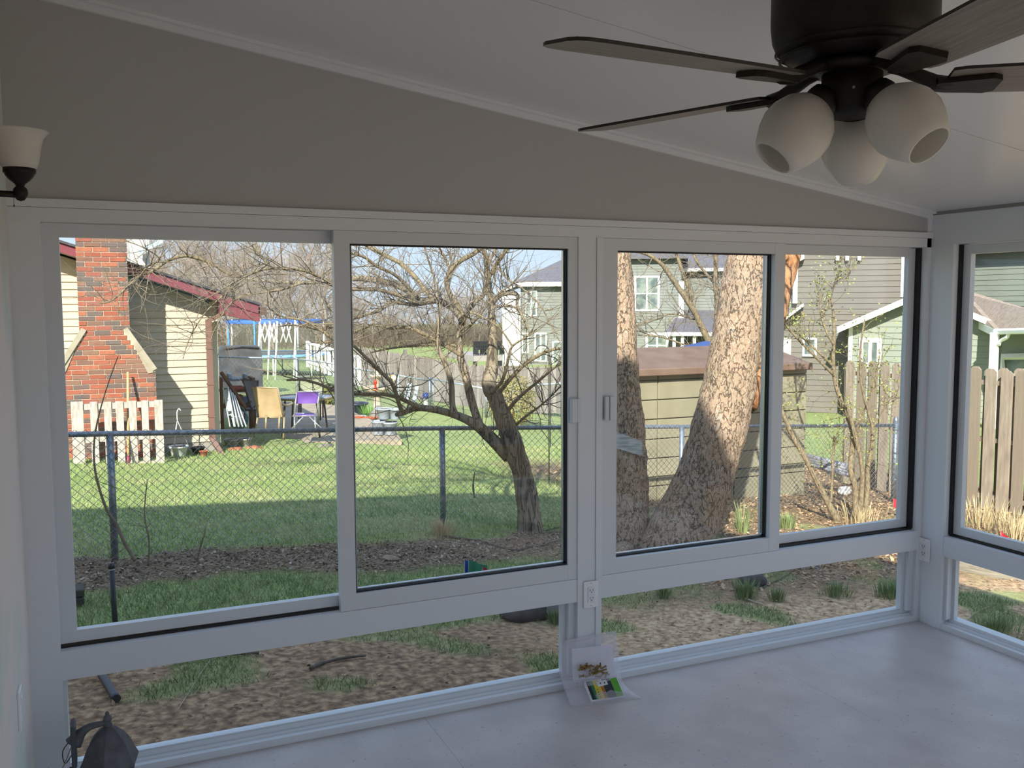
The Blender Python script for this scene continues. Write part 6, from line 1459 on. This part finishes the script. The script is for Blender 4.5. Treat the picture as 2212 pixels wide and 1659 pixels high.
obj('gutter', MB().tube([E0 + Vector((0, 0, -.05)), E1 + Vector((0, 0, -.05))], .07, 6, smooth=False), trim_w, sg_, l)
dsp = at(2178, 718, 21.0); obj('downspout', MB().tube(spline([dsp, at(2176, 728, 21.0), at(2162, 736, 21.3), at(2158, 745, 21.3)], 4), .045, 6), trim_w, sg_, l)
pp = at(2149, 718, 21.4); obj('porch_post', MB().box(pp.x - .07, pp.x + .07, pp.y - .07, pp.y + .07, l.z, pp.z), trim_w, sg_, l)
w0, w1 = at(2172, 795, 22.5), at(2240, 768, 22.5)
obj('porch_wall', MB().add([at(2150, 900, 22.6), at(2420, 900, 20), at(2420, 706, 20), at(2150, 716, 22.6), at(2150, 900, 23.2), at(2420, 900, 20.6), at(2420, 706, 20.6), at(2150, 716, 23.2)], [(0, 1, 2, 3), (7, 6, 5, 4), (1, 0, 4, 5), (2, 1, 5, 6), (3, 2, 6, 7), (0, 3, 7, 4)]), sage, sg_, l)
wn = obj('window', MB().add([at(2170, 820, 22.3), at(2300, 820, 21.1), at(2300, 772, 21.1), at(2170, 776, 22.3), at(2170, 820, 22.45), at(2300, 820, 21.25), at(2300, 772, 21.25), at(2170, 776, 22.45)], [(0, 1, 2, 3), (7, 6, 5, 4), (1, 0, 4, 5), (2, 1, 5, 6), (3, 2, 6, 7), (0, 3, 7, 4)]), pane_m, sg_, l)
obj('casing', MB().tube([at(2166, 820, 22.25), at(2166, 771, 22.25), at(2304, 767, 21.05)], .08, 4, smooth=False), trim_w, wn, l)
# dark railing with deck beside the grey house
dk = at(1055, 760, 34); dz = T(dk.x, dk.y)
de = thing('deck', 'raised deck with black railing and dark furniture beside the grey house', 'deck', (dk.x, dk.y, dz)); l = de.location
blk = M('black_rail', '#25252b', .5)
zt_, zm, zb_4 = at(1055, 737, 34).z, at(1055, 768, 34).z, at(1055, 780, 34).z
xa, xb = at(1018, 750, 34), at(1090, 750, 34)
obj('platform', MB().box(xa.x, xb.x, dk.y, dk.y + 3, zb_4, zm), M('deck_grey', '#a39a97', .8), de, l); obj('deck_post', MB().box(xa.x, xa.x + .12, dk.y, dk.y + .12, dz - .5, zb_4), blk, de, l); obj('deck_post', MB().box(xb.x - .12, xb.x, dk.y, dk.y + .12, dz - .5, zb_4), blk, de, l)
obj('rail', MB().box(xa.x, xb.x, dk.y, dk.y + .05, zt_ - .04, zt_), blk, de, l)
for k in range(14):
    x = xa.x + (xb.x - xa.x) * k / 13; obj('baluster', MB().box(x - .012, x + .012, dk.y + .01, dk.y + .035, zm, zt_), blk, de, l)
for i, px in enumerate((1036, 1052, 1076)):
    p = at(px, 762, 34.8); single('deck_chair', MB().bbox(-.2, .2, -.2, .2, .18, .26, .02).bbox(-.2, .2, .14, .22, .26, .5, .02).box(-.19, -.15, -.18, .2, 0, .18).box(.15, .19, -.18, .2, 0, .18), blk, ('black deck chair at the left end of the deck', 'black deck chair in the middle of the deck', 'black deck chair at the right end of the deck')[i], 'chair', (p.x, p.y, zm))
# far field path
single('path', MB().slab([gnd(700, 741), gnd(1090, 741), gnd(1090, 739), gnd(700, 739)], .05), M('path_concrete', '#b5aa98', .8), 'pale footpath crossing the far green field', 'path', (0, 0, 0))

# ---------------------------------------------------------------- distant bare woods
wb_m = M('woods_bark', '#988b80', .9, '#82756b', 3); wt_m = M('woods_twigs', '#b0a096', .95, '#9c8b81', 2)
rgw = random.Random(21)
def wood_tree(h, seed):
    r_ = random.Random(seed); tm2, tw_ = MB(), MB()
    pts = [Vector((r_.gauss(0, .1) * k, r_.gauss(0, .1) * k, h * k / 6)) for k in range(7)]; rad = [.16 * (1 - .13 * k) for k in range(7)]
    tm2.tube(pts, rad, 6, cap=False)
    def br(p, d, L_, rr_, dep):
        q = [p]; v = d
        for s in range(3):
            v = (v + Vector((r_.gauss(0, .2), r_.gauss(0, .2), r_.gauss(.08, .15)))).normalized(); q.append(q[-1] + v * L_ / 3)
        (tm2 if dep == 0 else tw_).tube(q, [rr_, rr_ * .8, rr_ * .6, rr_ * .35], 3, cap=False)
        if dep < 3:
            for _ in range((7, 6, 4)[dep]):
                i = r_.randint(1, 3); br(q[i], (v + Vector((r_.gauss(0, .7), r_.gauss(0, .7), r_.gauss(.25, .5)))).normalized(), L_ * r_.uniform(.4, .65), rr_ * .5, dep + 1)
    for k in range(10):
        i = r_.randint(1, 6); a = r_.uniform(0, 2 * PI); br(pts[i], Vector((math.cos(a), math.sin(a), r_.uniform(.3, 1.1))).normalized(), h * r_.uniform(.25, .42), .055, 0)
    return tm2, tw_
protos = []
for s in range(4):
    tm2, tw_ = wood_tree(7.5, 40 + s); m1 = mesh('trunk', tm2); m1.materials.append(wb_m); m2 = mesh('twigs', tw_); m2.materials.append(wt_m); protos.append((m1, m2))
def place_wood(x, y, sc_, lab, grp, k):
    t = thing('woodland_tree', lab, 'tree', (x, y, T(x, y) - .1), rgw.uniform(0, 6), grp); t.scale = (sc_ * rgw.uniform(.8, 1.2), sc_ * rgw.uniform(.8, 1.2), sc_)
    obj('trunk', protos[k % 4][0], None, t); o = obj('twigs', protos[k % 4][1], None, t); o['kind'] = 'stuff'
for k in range(64):
    px = rgw.uniform(270, 1130); d = rgw.uniform(85, 150); p = at(px, 700, d); place_wood(p.x, p.y, rgw.uniform(.9, 1.3) * (1.0 if px < 740 else .55), 'leafless woodland tree beyond the far field', 'far woods', k)
for k in range(14):
    px = rgw.uniform(330, 760); d = rgw.uniform(46, 62); p = at(px, 700, d); place_wood(p.x, p.y, rgw.uniform(.5, .75), 'leafless tree behind the trampoline', 'trees behind the trampoline', k)
for k in range(10):
    px = rgw.uniform(1130, 1950); d = rgw.uniform(110, 150); p = at(px, 690, d); place_wood(p.x, p.y, rgw.uniform(.8, 1.1), 'leafless tree far behind the grey houses', 'trees behind the grey houses', k)
# brushwood under the woods
bru = MB()
for k in range(15000):
    px = rgw.uniform(250, 1130); d = rgw.uniform(80, 140); p = at(px, 700, d); b = Vector((p.x, p.y, T(p.x, p.y))); h = rgw.uniform(.8, 2.6); v = Vector((rgw.gauss(0, .3), rgw.gauss(0, .3), 1)) * h
    s2 = Vector((.03, .03, 0)); bru.add([b - s2, b + s2, b + v], [(0, 1, 2)])
single('brushwood', bru, M('brush_brown', '#94806f', .95, '#7d6a5c', 2), 'grey brown brushwood along the edge of the far woods', 'brush', kind='stuff')
